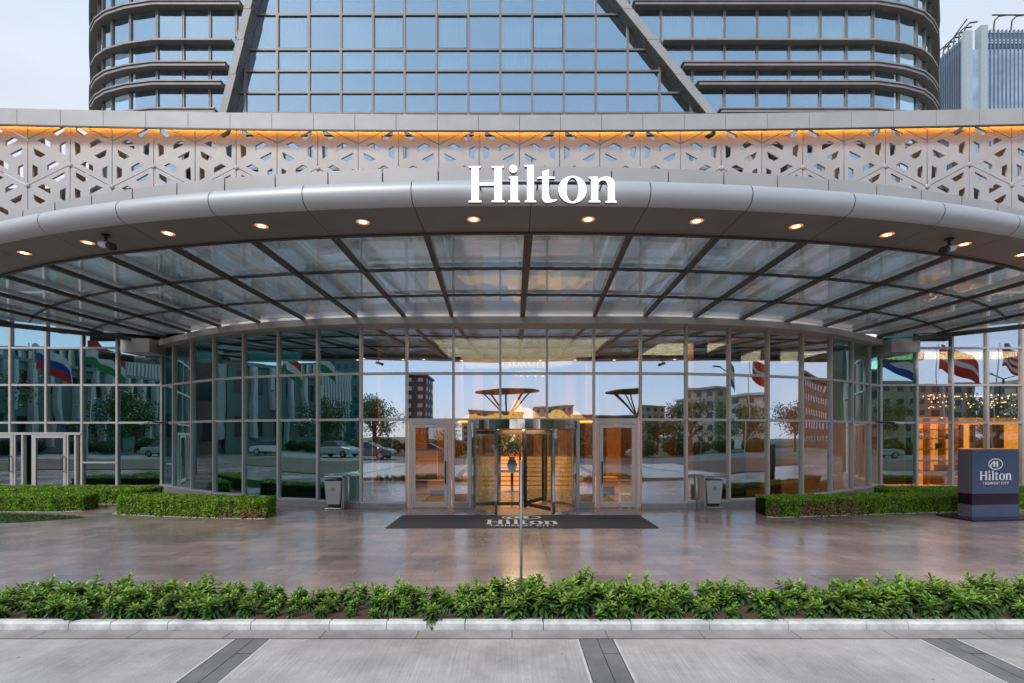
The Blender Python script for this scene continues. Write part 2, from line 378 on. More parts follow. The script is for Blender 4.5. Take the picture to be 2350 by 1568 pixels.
# side wings
ZW = [.29, 2.58, 3.96, 5.32, 6.9, 8.9]
WL = [X(u, YW) for u in (-138, -56, 26.2, 108.4, 190.6, 271)] + [AX-13.18]
WRT = [AX+13.18] + [X(u, YW) for u in (2101.7, 2182.8, 2263.3, 2343.7, 2424, 2505)]
DOORX = (X(-10, YW), X(183, YW))
for side, xs in ((-1, WL), (1, WRT)):
    f = MB()
    for x in xs:
        low = .0
        if side < 0 and xs[1]+.2 < x < xs[4]-.2: low = 2.2
        mull(f, (x, YW), low, 9.2, .075, .16)
    for z in ZW[1:]: f.bar((xs[0], YW, z), (xs[-1], YW, z), .12, .07)
    f.build('wing_frame', M['frame'], pod)
    b = MB(); 
    if side < 0: b.bar((xs[4], YW-.06, .14), (xs[-1]-.1, YW-.06, .14), .3, .28)
    else: b.bar((xs[0]+.1, YW-.06, .14), (xs[-1], YW-.06, .14), .3, .28)
    b.build('stone_plinth', M['stone_plinth'], pod)
    for i in range(len(xs)-1):
        for r in range(5):
            door = side < 0 and i in (1, 2, 3)
            z0 = ZW[r]+.03
            if r == 0 and door: z0 = 2.22
            nm = ('wing_pane', 'wing_pane', 'wing_pane', 'upper_pane', 'upper_pane')[r]
            pane(nm, (xs[i], YW), (xs[i+1], YW), z0, ZW[r+1]-.03, pod, M['glass_teal'] if side < 0 or i == 0 else M['glass_lounge'] if r == 0 else None)
# pair of glass doors at the far left of the left wing
yw = YW-.02
hd = MB(); hd.bar((WL[1], yw, 2.18), (WL[4], yw, 2.18), .16, .09); hd.build('door_head', M['frame'], pod)
for xa, xb in ((X(0, YW)-.95, X(55, YW)), (X(82, YW), X(176, YW))):
    xa2, xb2 = xa, xb-.30
    for xp in (xa2-.07, xb-.015, xb2): f = MB(); f.box(xp, xp+.07, yw-.07, yw+.06, .05, 2.14); f.build('door_post', M['frame'], pod)
    d = MB(); a, b = xa2+.01, xb2-.01
    d.box(a, a+.09, yw-.09, yw-.01, .08, 2.12); d.box(b-.09, b, yw-.09, yw-.01, .08, 2.12); d.box(a+.09, b-.09, yw-.09, yw-.01, 2.02, 2.12); d.box(a+.09, b-.09, yw-.09, yw-.01, .08, .2)
    do = d.build('wing_door', M['frame'], pod)
    g = MB(); g.box(a+.085, b-.085, yw-.055, yw-.04, .19, 2.03); g.build('door_glass', M['glass'], do)
    h = MB(); h.tube([(b-.05, yw-.1, .8), (b-.05, yw-.16, .8), (b-.05, yw-.16, 1.35), (b-.05, yw-.1, 1.35)], .018, 8); h.build('door_handle', M['black'], do)
    g = MB(); g.box(xb2+.06, xb-.02, yw-.05, yw-.035, .1, 2.12); g.build('side_light', M['glass'], pod)
# low window bars seen beside the left corner
g = MB(); g.bar((WL[4], YW-.03, 1.12), (WL[5], YW-.03, 1.12), .12, .05); g.build('window_rail', M['frame'], pod); g = MB(); g.bar((P[0][0]+.5, W(P[0][0]+.5)-.04, 1.1), (P[1][0], P[1][1]-.04, 1.1), .1, .05); g.build('window_rail', M['frame'], pod)

# curved beam above the glazing, its boxed ends, roof slabs and walls behind
tb = MB(); xs = [AX-13.5+27*i/54 for i in range(55)]
for a, b in zip(xs[:-1], xs[1:]):
    tb.hexa([(a, W(a)-.42), (b, W(b)-.42), (b, W(b)+.12), (a, W(a)+.12)], 5.30, 5.49)
tb.build('curved_beam', M['trim'], pod)
for s in (-1, 1):
    x = AX+s*13.35; g = MB(); g.box(x-.55, x+.45, YW-1.05, YW-.1, 5.0, 5.47); g.build('beam_end_box', M['trim'], pod)
ceil = MB(); cf = MB()
pts = [(x, W(x)+.13) for x in xs]
ceil.hexa([(-22.5, 18.45), (pts[0][0], 18.45)] + pts + [(pts[-1][0], 18.45), (23, 18.45), (23, 26), (-22.5, 26)], 5.52, 5.72)
ceil.build('roof_slab', M['in_ceil'], pod)
cf.hexa([(-22.5, 18.45), (pts[0][0], 18.45)] + [(p[0], p[1]-.1) for p in pts] + [(pts[-1][0], 18.45), (23, 18.45), (23, 26), (-22.5, 26)], -.02, .012)
cf.build('lobby_floor', M['in_floor'], pod)
bw = MB(); bw.box(-22.5, -6.2, 25.8, 26, 0, 9); bw.build('back_wall', M['in_dark'], pod)
bw = MB(); bw.box(-6.2, 23, 25.8, 26, 0, 5.5); bw.build('back_wall', M['wood'], pod)
for i in range(11):
    g = MB(); g.box(-5.6+i*1.25, -5.15+i*1.25, 25.72, 25.79, .02, 5.4); g.build('wall_reveal', M['wood_dark'], pod)
for bx in ((-6.25, -6.1, 18.2, 25.8, .01, 5.5), (8.6, 8.75, 19, 25.8, .01, 5.5), (-22.6, -22.45, YW, 26, 0, 9), (22.9, 23.1, YW, 26, 0, 9)):
    bw = MB(); bw.box(*bx); bw.build('partition_wall', M['in_teal'], pod)
bl = MB(); 
for xa, xb in ((-13.6, -12.2), (-11.1, -10.1), (-8.0, -6.9)): bl.box(xa, xb, 18.9, 18.94, .1, 5.3)
bl.build('blind', M['in_green'], pod)
bl = MB(); bl.box(WL[4]+.1, WL[5]-.05, 18.9, 18.94, .1, 2.5); bl.build('blind', M['in_green'], pod)
for xa, xb in ((-8.6, -8.0), (-5.55, -5.25)):
    g = MB(); ya = W(xa)+.6; g.box(xa, xb, ya, ya+.04, .1, 2.5); g.build('blind', M['in_green'], pod)
for i, (xa, xb, y) in enumerate(((-4.15, -3.72, 15.6), (-4.65, -4.45, 15.9), (6.0, 6.25, 15.9))):
    g = MB(); k = 16
    for j in range(k):
        x0 = xa+(xb-xa)*j/k; x1 = xa+(xb-xa)*(j+1)/k
        g.quad((x0, y+.04*math.sin(j*1.7), .15), (x1, y+.04*math.sin((j+1)*1.7), .15), (x1, y+.04*math.sin((j+1)*1.7), 2.3), (x0, y+.04*math.sin(j*1.7), 2.3))
    g.build('curtain', M['curtain'], pod, smooth=True)
for x, y in ((-4.9, 17.2), (-2.4, 21.5), (3.5, 21.5), (6.6, 17.4), (9.6, 18.2), (-1.7, 24.5), (2.9, 24.5)):
    g = MB(); g.box(x-.25, x+.25, y, y+.5, .01, 5.5); g.build('interior_column', M['wood'], pod)
# upper storey wall seen over the canopy, and the deck behind the lattice
uw = MB(); uw.box(-16, 16.6, 17.45, 17.7, 5.72, 9.4); uw.build('upper_wall', mat('upper_wall_cladding', (.19, .18, .175), .6, 0, .12, 1), pod)
for i in range(14):
    x = -12.4+i*1.9; g = MB(); g.box(x, x+(.8 if i in (5, 7, 8) else 1.4), 17.36, 17.445, (7.2 if i in (5, 7, 8) else 6.2), (7.9 if i in (5, 7, 8) else 8.6)); g.build('upper_window', M['glass'] if i not in (5, 7, 8) else mat('lit_upper_window', (.6, .35, .15), .4, emit=(1, .5, .2), estr=.3), pod)
dk = MB(); dk.box(-24, 24.5, 17.72, 27.4, 9.2, 9.4); dk.build('terrace_deck', M['brown_wall'], pod)
dw = MB(); dw.box(-24, 24.5, 18.4, 18.6, 9.4, 11.25); dw.build('terrace_wall', M['brown_wall'], pod)
sw = MB(); sw.box(-24, -16.1, 17.45, 17.7, 8.95, 9.4); sw.box(16.7, 24.5, 17.45, 17.7, 8.95, 9.4); sw.build('wing_fascia', M['panel'], pod)

# ------------------------------------------------------------------ pale lattice parapet
q = 1.55; pw = 1.371; gap = .012
U = {'A': [(.568,-95),(.866,-185),(.866,-120),(.689,-55)], 'B': [(.223,15),(.363,-20),(.53,35),(.53,105)], 'C': [(.894,20),(.754,60),(.754,160),(.885,205)],
     'D': [(.13,115),(.428,200),(.298,240),(.158,200)], 'E': [(.112,330),(.233,365),(.233,470),(.102,505)], 'F': [(.456,335),(.633,280),(.754,315),(.456,405)]}
SL = .455*q                                           # rise of a joint across one column
x00 = X(1191.8, 17.0); zn0 = Z(333, 17.0)
ztop = 12.74
def hole(k, dz): return [(u*pw, -(w/605.)*q + dz) for u, w in U[k]]
posts = []
for k in range(-14, 15):
    xa = x00 + pw*k; even = (k % 2 == 0)              # even: low node at the column's left
    xb = xa+pw; A = Vector((xa, SC(xa))); B = Vector((xb, SC(xb)))
    t = (B-A).normalized(); nrm = Vector((t.y, -t.x)); L_ = (B-A).length
    posts.append((A, t))
    for r in (-1, 0, 1, 2):
        zt = zn0 - r*q
        if r == -1: out = [(gap, zn0+gap), (pw-gap, zn0+SL+gap), (pw-gap, ztop), (gap, ztop)]; hs = [hole('E', q), hole('F', q)]
        else: out = [(gap, zt-gap), (gap, zt-q+gap), (pw-gap, zt-q+SL+gap), (pw-gap, zt+SL-gap)]; hs = [hole(c, -r*q) for c in 'ABCDEF']
        if r >= 0: out = [(x, y-zn0+zn0) for x, y in out]
        hs = [[(x, y+zn0) for x, y in h] for h in hs]
        if r == 2:
            out = [(gap, zt-gap), (gap, 9.25), (pw-gap, 9.25), (pw-gap, zt+SL-gap)]
            if zt - 9.25 < .25: out = [(gap, zt-gap), (gap, 9.25), (pw-gap, 9.25), (pw-gap, zt+SL-gap)]
            hs = []
            if zt-gap <= 9.25: continue
        if r == -1: hs = [h for h in hs if min(p[1] for p in h) < 12.4 and max(p[1] for p in h) < ztop-.02]
        if not even:
            out = [(pw-x, y) for x, y in out]; hs = [[(pw-x, y) for x, y in h] for h in hs]
        def place(c, A=A, t=t, nrm=nrm): 
            p = A + t*c.x*(L_/pw) - nrm*(c.z); return Vector((p.x, p.y, c.y))
        curvemesh('lattice_panel', [out]+hs, .035, M['screen'], place, pod)
    if True:                                          # round fixing hub where panels meet
        for r in (1, 2):
            zz = zn0 - r*q + (0 if even else SL)
            h = MB(); h.lathe([(0.001, -.05), (.05, -.045), (.075, -.03), (.075, .0)], 12)
            pr = A + nrm*.035
            h.v = [(pr.x+a, pr.y+c, zz+b) for a, b, c in h.v]
            h.build('panel_hub', M['panel'], pod)
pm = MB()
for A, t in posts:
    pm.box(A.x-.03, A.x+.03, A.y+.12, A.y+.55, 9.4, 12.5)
pm.build('screen_posts', mat('screen_post_amber_light', (.62, .30, .09), .5), pod)  # amber light on the posts is put into their base colour
cx0 = X(818.3, 16.8); cpw = 1.374
for k in range(-11, 19):
    xa = cx0+k*cpw+.008; xb = xa+cpw-.016
    if xa > 21: break
    ya, yb = SC(xa)-.36, SC(xb)-.36
    g = MB(); g.hexa([(xa, ya), (xb, yb), (xb, yb+.03), (xa, ya+.03)], 12.31, 12.79); g.hexa([(xa, ya), (xb, yb), (xb, yb+.75), (xa, ya+.75)], 12.79, 12.84); g.build('coping_panel', M['panel'], pod)
lg = MB()
for k in range(-11, 18):
    xa = cx0+k*cpw; xb = xa+cpw; lg.hexa([(xa, SC(xa)-.15), (xb, SC(xb)-.15), (xb, SC(xb)-.11), (xa, SC(xa)-.11)], 12.53, 12.55)
lg.build('light_strip', M['led'], pod)
lip = MB(); lb = MB()
for k in range(-11, 18):
    xa = cx0+k*cpw; xb = xa+cpw; lb.hexa([(xa, SC(xa)-.325), (xb, SC(xb)-.325), (xb, SC(xb)-.31), (xa, SC(xa)-.31)], 12.32, 12.78)
lb.build('coping_backing', M['frame_dark'], pod)  # liner added to stop strip light leaking through the coping joints
for k in range(-11, 18):
    xa = cx0+k*cpw; xb = xa+cpw; lip.hexa([(xa, SC(xa)-.38), (xb, SC(xb)-.38), (xb, SC(xb)-.34), (xa, SC(xa)-.34)], 12.255, 12.305)
lip.build('coping_lip', M['frame_dark'], pod)

# ------------------------------------------------------------------ entrance canopy (a part of the podium, with its own pieces)
RXF = [-5.95, -4.39, -2.96, -1.40, .27, 1.93, 3.4, 4.98, 6.54]
RXB = [-6.1, -4.5, -3.08, -1.72, .3, 2.35, 3.8, 5.25, 6.7]
while RXF[0] > -15.6: RXF.insert(0, RXF[0]-1.55); RXB.insert(0, RXB[0]-1.53)
while RXF[-1] < 15.4: RXF.append(RXF[-1]+1.55); RXB.append(RXB[-1]+1.53)
def back(x):
    s = abs(x-AX)
    return W(x)-.30 if s < 12.9 else min(W(x)-.3, 17.95-(s-12.9)*1.02)
def Fx(x, off): return min(F(x)+off, back(x))
def rx(i, y):                                         # rafter i in plan at depth y
    t = (y-8)/6.2; return RXF[i] + (RXB[i]-RXF[i])*max(0, min(1.3, t))
def zr(y): return 5.36 + (y-8.0)*.018
can = MB()
NS = len(RXF)
seg0 = MB()
def tubeseg(xa, xb, k=7):
    pts = [(xa+(xb-xa)*i/k) for i in range(k+1)]; return [(x, F(x)+.02, 5.54) for x in pts]
b0 = MB(); b0.tube(tubeseg(-17.5, 17.7, 90), .1675, 24); canopy = b0.build('entrance_canopy', M['rafter'], pod, smooth=True)
for i in range(NS-1):
    g = MB(); g.tube(tubeseg(RXF[i]+.0065, RXF[i+1]-.0065, 8), .172, 28, cap=False); g.build('bullnose', M['tube'], canopy, smooth=True)
    xa, xb = RXF[i]+.005, RXF[i+1]-.005; k = 6; g = MB()
    for j in range(k):
        a = xa+(xb-xa)*j/k; b = xa+(xb-xa)*(j+1)/k
        if F(a)+1 > back(a) or F(b)+1 > back(b): continue
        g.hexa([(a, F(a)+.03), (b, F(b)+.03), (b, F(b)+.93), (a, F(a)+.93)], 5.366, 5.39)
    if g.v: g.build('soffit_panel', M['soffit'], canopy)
    offs = [.95, 2.95, 4.95, 99]
    for r in range(3):
        g = MB(); k = 4
        for j in range(k):
            poly = []
            ys = []
            t0, t1 = j/k, (j+1)/k
            xfa, xfb = RXF[i]+(RXF[i+1]-RXF[i])*t0, RXF[i]+(RXF[i+1]-RXF[i])*t1
            def sx(t, y): return rx(i, y)*(1-t)+rx(i+1, y)*t
            def corner(t, off):
                x = sx(t, 9); y = F(x)+off
                for _ in range(3):
                    y = Fx(sx(t, y), off); 
                return sx(t, y), y
            a = corner(t0, offs[r]); b = corner(t1, offs[r]); c = corner(t1, offs[r+1]); d = corner(t0, offs[r+1])
            if c[1]-b[1] < .03 and d[1]-a[1] < .03: continue
            z = .11
            g.hexa([a, b, c, d], [zr(p[1])+z for p in (a, b, c, d)], [zr(p[1])+z+.016 for p in (a, b, c, d)])
        if g.v: g.build('glass_panel', M['glass_roof'], canopy)
for i in range(NS):
    y0 = F(RXF[i])+.93; 
    y1 = back(rx(i, 14)); y1 = back(rx(i, y1))
    if y1-y0 < .2: continue
    a = (rx(i, y0), y0, zr(y0)+.045); b = (rx(i, y1), y1, zr(y1)+.045)
    w = .14 if RXF[i] == .27 else .09
    g = MB(); g.bar(a, b, w, .08)
    g.build('rafter', M['rafter'], canopy)
    g = MB(); g.bar((a[0], a[1], 6.05), (b[0], min(b[1]+.2, 17.3), 6.10), .26, .20); g.build('support_beam', M['beam'], canopy)
for off in (2.95, 4.95):
    g = MB(); pp = [(-14.5+29.2*i/80) for i in range(81)]
    for a, b in zip(pp[:-1], pp[1:]):
        if F(a)+off < back(a)-.02 and F(b)+off < back(b)-.02:
            g.bar((a, F(a)+off, zr(F(a)+off)+.06), (b, F(b)+off, zr(F(b)+off)+.07), .03, .06)
    g.build('purlin', M['rafter'], canopy)
g = MB()
for a, b in zip(pp[:-1], pp[1:]):
    g.bar((a, F(a)+.95, 5.39), (b, F(b)+.95, 5.39), .06, .10)
g.build('inner_edge_trim', M['rafter'], canopy)
for s in (-1, 1):
    pa = (AX+s*12.9, 17.93); pb = (AX+s*16.3, 17.93-3.4*1.02)
    g = MB(); g.bar((*pa, 5.47), (*pb, 5.47), .1, .14); g.build('back_edge_trim', M['rafter'], canopy)
g = MB()
for a, b in zip(pp[:-1], pp[1:]):
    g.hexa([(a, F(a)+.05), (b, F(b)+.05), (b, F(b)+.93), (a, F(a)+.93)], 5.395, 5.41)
g.build('soffit_backing', M['frame_dark'], canopy)  # dark sheet added above the soffit to block light at its joints
# fascia panels standing behind the bullnose
x = X(678, 7.2)-.02; fx = [X(u, F(0)+.6+k) for u, k in ((552, .2), (678, .08), (818, 0), (955, 0))]
edges = [-.86*k + X(1005, 7.55)-.0 for k in range(21, 0, -1)] + [X(1005, 7.55)+.88*k for k in range(0, 22)]
for a, b in zip(edges[:-1], edges[1:]):
    if abs(a) > 16.4 or abs(b) > 16.4: continue
    g = MB(); g.hexa([(a+.01, F(a)+.5), (b-.01, F(b)+.5), (b-.01, F(b)+.54), (a+.01, F(a)+.54)], 5.42, 6.19); g.build('fascia_panel', M['panel'], canopy)
g = MB()
for a, b in zip(edges[:-1], edges[1:]):
    if abs(a) > 16.4 or abs(b) > 16.4: continue
    g.hexa([(a, F(a)+.55), (b, F(b)+.55), (b, F(b)+.58), (a, F(a)+.58)], 5.42, 6.15)
g.build('fascia_backing', M['frame_dark'], canopy)

# downlights in the soffit
LP = [(56,580),(201,556),(386,535),(600,518),(833,509),(1087,503),(1350,503),(1599,507),(1827,519),(2036,538),(2213,560),(2345,584)]
names = ['leftmost', 'second from the left', 'third from the left', 'fourth from the left', 'fifth from the left', 'below the sign letter H',
         'below the sign letter n', 'fifth from the right', 'fourth from the right', 'third from the right', 'second from the right', 'rightmost']
for i, (u, v) in enumerate(LP):
    y = 3.265*FP/(V0-v); x = X(u, y)
    t = thing('downlight', 'lit warm round downlight in the grey canopy soffit, %s' % names[i], 'light', (x, y, 5.36), 'downlights along the canopy soffit')
    g = MB(); g.lathe([(.098, -.002), (.112, -.010), (.112, .0), (.098, .004)], 24, (x, y, 5.365)); g.build('bezel', M['steel'], t)
    g = MB(); g.lathe([(.001, -.010), (.035, -.009), (.058, -.004)], 20, (x, y, 5.363)); g.build('lens', M['lamp'], t)
    g = MB(); g.lathe([(.060, -.003), (.097, -.001)], 24, (x, y, 5.363)); g.build('halo_ring', M['lamp_halo'], t)  # halo of the lamp, added as a faintly glowing ring
    l = bpy.data.lights.new('downlight_lamp', 'SPOT'); l.energy = 38; l.color = (1, .66, .36); l.spot_size = R(110); l.spot_blend = .8; l.shadow_soft_size = .06
    lo = bpy.data.objects.new('downlight_lamp', l); C.objects.link(lo); lo.location = (x, y, 5.33); attach(lo, t)
# ------------------------------------------------------------------ lettering
def lt(pts): return [((x-65)/542., (620-y)/542.) for x, y in pts]
def ell(cx, cy, a, b, n=40): return lt([(cx+a*math.cos(2*math.pi*i/n), cy+b*math.sin(2*math.pi*i/n)) for i in range(n)])
GL = [
 [lt([(68,78),(245,78),(245,97),(217,106),(217,317),(450,317),(450,106),(412,97),(412,78),(592,78),(592,97),(565,106),(565,588),(602,598),(602,618),(410,618),(410,598),(453,588),(453,368),(217,368),(217,588),(258,598),(258,620),(65,620),(65,598),(107,588),(107,106),(68,97)])],
 [lt([(670,238),(803,235),(803,588),(832,598),(832,618),(657,618),(657,598),(695,588),(697,266),(670,255)]), ell(735,120,60,60)],
 [lt([(903,62),(1043,62),(1043,588),(1078,598),(1078,618),(905,618),(905,598),(942,588),(942,88),(903,80)])],
 [lt([(1265,130),(1265,238),(1360,238),(1357,265),(1268,265),(1268,500),(1275,545),(1295,572),(1330,583),(1360,578),(1392,572),(1385,592),(1350,610),(1300,622),(1240,628),(1200,618),(1177,590),(1167,545),(1170,265),(1097,265),(1097,243),(1172,235),(1172,158)])],
 [ell(1622,430,210,205,56), ell(1622,430,93,180,48)],
 [lt([(1868,240),(2000,237),(2003,292),(2030,262),(2070,243),(2130,233),(2190,243),(2232,275),(2252,325),(2257,590),(2288,600),(2288,624),(2118,624),(2118,604),(2152,592),(2150,370),(2140,325),(2110,294),(2075,286),(2030,306),(2005,345),(2005,590),(2040,600),(2040,620),(1865,620),(1865,600),(1900,590),(1900,270),(1868,258)])]]
YS = 6.62; hgt = 542/5.109/1.2766/FP*YS; xs0 = X((1360+65/5.109)/1.2766, YS); zb = Z((470+620/5.109)/1.2766, YS)
sign = thing('hotel_name_sign', 'large white serif letters reading Hilton standing in front of the canopy edge', 'sign', (xs0+hgt*2, YS, zb))
for lp in GL:
    def place(c): return Vector((xs0 + c.x*hgt, YS + .04 - c.z, zb + c.y*hgt))
    o = curvemesh('letter', lp, .030, [M['letter'], M['letter_side']], place, sign)
    for p in o.data.polygons:
        if abs(p.normal.y) < .7: p.material_index = 1
br = MB()
for u in (1100, 1180, 1235, 1262, 1335, 1385):
    x = X(u, YS); br.tube([(x, YS+.07, zb+.30), (x, F(x)+.02, zb+.30)], .012, 8)
br.bar((xs0+.02, YS+.10, zb+.30), (xs0+hgt*4.05, YS+.10, zb+.30), .03, .03)
br.build('fixing_rail', M['frame_dark'], sign)
def logo(scale, m, mtx, parent, zth=.002):
    # oval ring with the two-bar initial inside
    def E(a, b, cx=0, cy=0, n=48): return [(cx+a*math.cos(2*math.pi*i/n), cy+b*math.sin(2*math.pi*i/n)) for i in range(n)]
    o1 = curvemesh('logo_ring', [E(1.0, .68), E(.89, .57)], zth, m, mtx, parent)
    sw = [( -.78+.0,-.22),(-.70,.02),(-.52,.20),(-.32,.26),(-.30,.14),(-.46,.06),(-.56,-.10),(-.56,-.30),(-.44,-.52),(-.62,-.44)]
    h = [(-.34,.36),(-.06,.36),(-.06,.10),(.02,.14),(.08,.12),(.08,.36),(.36,.36),(.36,-.36),(.18,-.40),(.12,-.30),(.12,.0),(.02,.06),(-.06,.0),(-.06,-.30),(-.34,-.34)]
    curvemesh('logo_emblem', [sw], zth, m, mtx, parent); curvemesh('logo_emblem', [h], zth, m, mtx, parent)
# free-standing sign block on the right
tot = thing('sign_totem', 'blue grey free-standing sign block with dark plum band and white Hilton lettering', 'sign', (12.3, 12.65, 0))
c0 = Vector((11.53, 12.47)); c1 = Vector((12.88, 12.64)); tx = (c1-c0).normalized(); tn = Vector((-tx.y, tx.x)); dd = .36
def blk(name, z0, z1, m, o=0.): 
    q = [c0-tx*o-tn*o, c1+tx*o-tn*o, c1+tx*o+tn*(dd+o), c0-tx*o+tn*(dd+o)]
    g = MB(); g.hexa([tuple(p) for p in q], z0, z1); return g.build(name, m, tot, bevel=.004)
blk('base_plate', .0, .045, M['plum'], .30)
blk('lower_block', .045, .36, M['totem']); blk('plum_band', .36, .64, M['plum'], -.006); blk('upper_block', .64, 1.76, M['totem'])
g = MB(); 
for z0, z1 in ((.05, .355), (.645, 1.755)):
    q = [c0-tx*.003, c0-tx*.003+tn*.0, ]; a = c0-tx*.004+tn*.012; b = c0-tx*.004+tn*(dd-.012); g.quad((a.x, a.y, z0), (b.x, b.y, z0), (b.x, b.y, z1), (a.x, a.y, z1))
g.build('side_panel', M['totem_side'], tot)
def tplace(u, z, s):   # local x,y -> totem front face
    o = c0 + tx*u - tn*.006
    return Matrix(((tx.x*s, 0, -tn.x, o.x), (tx.y*s, 0, -tn.y, o.y), (0, s, 0, z), (0, 0, 0, 1)))
logo(1, M['print'], tplace(.67, 1.385, .21), tot)
sc_ = .225
for lp in GL:
    mm = tplace(.67-sc_*2.05, .985, sc_)
    curvemesh('letter', lp, .002, M['print'], mm, tot)
textmesh('caption', 'TASHKENT CITY', .098, M['print'], tplace(.67, .87, 1.), tot, .002, 1.05)
# entrance mat
mt = thing('entrance_mat', 'long charcoal entrance mat with pale Hilton logo in front of the revolving door', 'mat', (.24, 12.2, 0))
ya, yb = 11.30, 13.08; a0, a1 = G(885, 1212.2)[0], G(1512.7, 1212.2)[0]; b0, b1 = G(923.6, 1183.4)[0], G(1467, 1183.4)[0]
g = MB(); g.hexa([(a0, ya), (a1, ya), (b1, yb), (b0, yb)], .004, .016); g.build('carpet', M['mat_rug'], mt)
def fplace(cx, cy, sx, sy): return Matrix(((sx, 0, 0, cx), (0, sy, 0, cy), (0, 0, 1, .0195), (0, 0, 0, 1)))
lx = X(1197, 12.2); s = .40
logo(1, M['mat_print'], fplace(lx, 12.70, .50, .42), mt, .001)
for lp in GL: curvemesh('letter', lp, .001, M['mat_print'], fplace(lx-.42*2.05, 11.74, .42, .58), mt)
textmesh('caption', 'TASHKENT CITY', .20, M['mat_print'], fplace(lx, 11.47, 1., 1.2), mt, .001, 1.05)

# ------------------------------------------------------------------ litter bins and posts
def binn(x, y, s, label):
    t = thing('litter_bin', label, 'litter bin', (0, 0, 0), 'grey litter bins beside the entrance', world=False)
    g = MB(); k = 5; prof = []
    bw_, tw, bd, td = .205, .26, .14, .17
    def rr(hw, hd, r=.05, n=4):
        out = []
        for cx, cy, a in ((hw-r, -hd+r, -90), (hw-r, hd-r, 0), (-hw+r, hd-r, 90), (-hw+r, -hd+r, 180)):
            for i in range(n+1): out.append((cx+r*math.cos(R(a+90*i/n)), cy+r*math.sin(R(a+90*i/n))))
        return out
    g.hexa(rr(bw_, bd), .13, .80, 0, rr(tw, td)); g.hexa(rr(tw+.008, td+.008), .765, .80); g.build('body', mat('bin_grey_paint', (.50, .48, .45), .5, .2, .05), t)
    g = MB(); g.hexa(rr(tw-.03, td-.02), .801, .83); g.build('opening_rim', M['black'], t)
    g = MB(); g.hexa(rr(bw_-.03, bd-.03), .055, .13); g.build('foot_block', M['black'], t)
    h = MB(); sx = s
    for yy in (-td-.03, td+.03):
        pts = [(-sx*.21, yy, .02), (sx*.24, yy, .02), (sx*.27, yy, .05), (sx*.315, yy, .86), (sx*.29, yy, .91), (sx*.25, yy, .93), (-sx*.24, yy, .93)]
        h.tube(pts, .016, 8)
    h.bar((sx*.315, -td-.03, .45), (sx*.315, td+.03, .45), .02, .84)
    h.build('hoop_frame', M['steel'], t)
    c = MB(); c.bar((-tw, 0, .935), (tw, 0, .935), 2*td, .012); c.build('top_plate', M['steel'], t)
    e = MB(); ring = [(0+.048*math.cos(2*math.pi*i/24), -.172, .56+.048*math.sin(2*math.pi*i/24)) for i in range(25)]
    e.tube(ring, .006, 6, cap=False); e.bar((-.03, -.172, .545), (.03, -.172, .575), .01, .014); e.bar((-.02, -.172, .585), (.012, -.172, .575), .01, .012); e.build('litter_symbol', M['letter_side'], t)
    t.location = (x, y, 0); return t
b1_ = G(764, 1168); b2_ = G(1640, 1165.6)
binn(b1_[0], b1_[1]+.15, 1, 'grey tapered litter bin with steel hoop left of the entrance doors')
binn(b2_[0], b2_[1]+.15, -1, 'grey tapered litter bin with steel hoop right of the entrance doors')
for u, v, lab in ((800, 1167.5, 'slim steel post with ball top beside the left litter bin'), (1599, 1167.5, 'slim steel post with ball top beside the right litter bin')):
    x, y = G(u, v); t = thing('rope_post', lab, 'post', (x, y, 0), 'ball topped steel posts')
    g = MB(); g.tube([(x, y, 0), (x, y, .92)], .027, 14); g.build('post_shaft', M['steel'], t, smooth=True)
    g = MB(); g.lathe([(.001, .03), (.03, .022), (.042, 0), (.03, -.03), (.018, -.045), (.018, -.07)], 16, (x, y, 1.0)); g.build('ball_cap', M['chrome'], t, smooth=True)
x, y = G(1196, 1413); t = thing('slim_pole', 'slim grey steel pole standing in the planting strip before the entrance', 'pole', (x, y, 0))
g = MB(); g.tube([(x, y, 0), (x, y, 1.8)], .016, 12); g.build('pole_shaft', mat('dull_pole_metal', (.26, .25, .24), .5, .4), t, smooth=True)
g = MB(); g.lathe([(.017, 1.8), (.016, 1.815), (.001, 1.82)], 12, (x, y, 0)); g.build('pole_cap', M['steel'], t)
# cameras
def cctv(x, y, z, yaw, lab, s=1.):
    t = thing('security_camera', lab, 'camera', (0, 0, 0), world=False)
    g = MB(); g.tube([(0, 0, 0), (0, 0, -.10*s)], .018*s, 8); g.lathe([(.05*s, 0), (.05*s, -.02*s), (.001, -.02*s)], 14); g.build('bracket', M['black'], t)
    g = MB(); g.tube([(-.10*s, 0, -.10*s), (.07*s, 0, -.15*s)], .042*s, 14); g.build('housing', M['white_plastic'], t)
    g = MB(); g.tube([(.07*s, 0, -.15*s), (.15*s, 0, -.175*s)], .05*s, 14); g.build('lens_hood', M['black'], t)
    t.location = (x, y, z); t.rotation_euler = (0, 0, R(yaw)); return t
yc = 3.2*FP/(V0-548); cctv(X(243, yc), yc, 5.36, -22, 'white and black security camera under the left side of the canopy soffit', 1.25)
yc = 3.2*FP/(V0-557); cctv(X(2178, yc), yc, 5.36, 204, 'white and black security camera under the right side of the canopy soffit', 1.25)
for u, v, lab in ((712, 966, 'small round wall camera on the transom above the left litter bin'), (827, 963, 'small round wall camera on the transom left of the left door'), (1575, 963, 'small round wall camera on the transom left of the right litter bin'), (1688, 966, 'small round wall camera on the transom right of the right litter bin')):
    xx = X(u, 14.7); yy = W(xx)-.12; t = thing('dome_camera', lab, 'camera', (xx, yy, 2.57))
    g = MB(); g.tube([(xx, yy+.06, 2.57), (xx, yy-.02, 2.57)], .03, 10); g.build('mount', M['black'], t)
    g = MB(); g.lathe([(.001, -.05), (.03, -.04), (.045, 0), (.04, .04), (.001, .05)], 12, (xx, yy-.05, 2.57)); g.build('dome', M['white_plastic'], t, smooth=True)
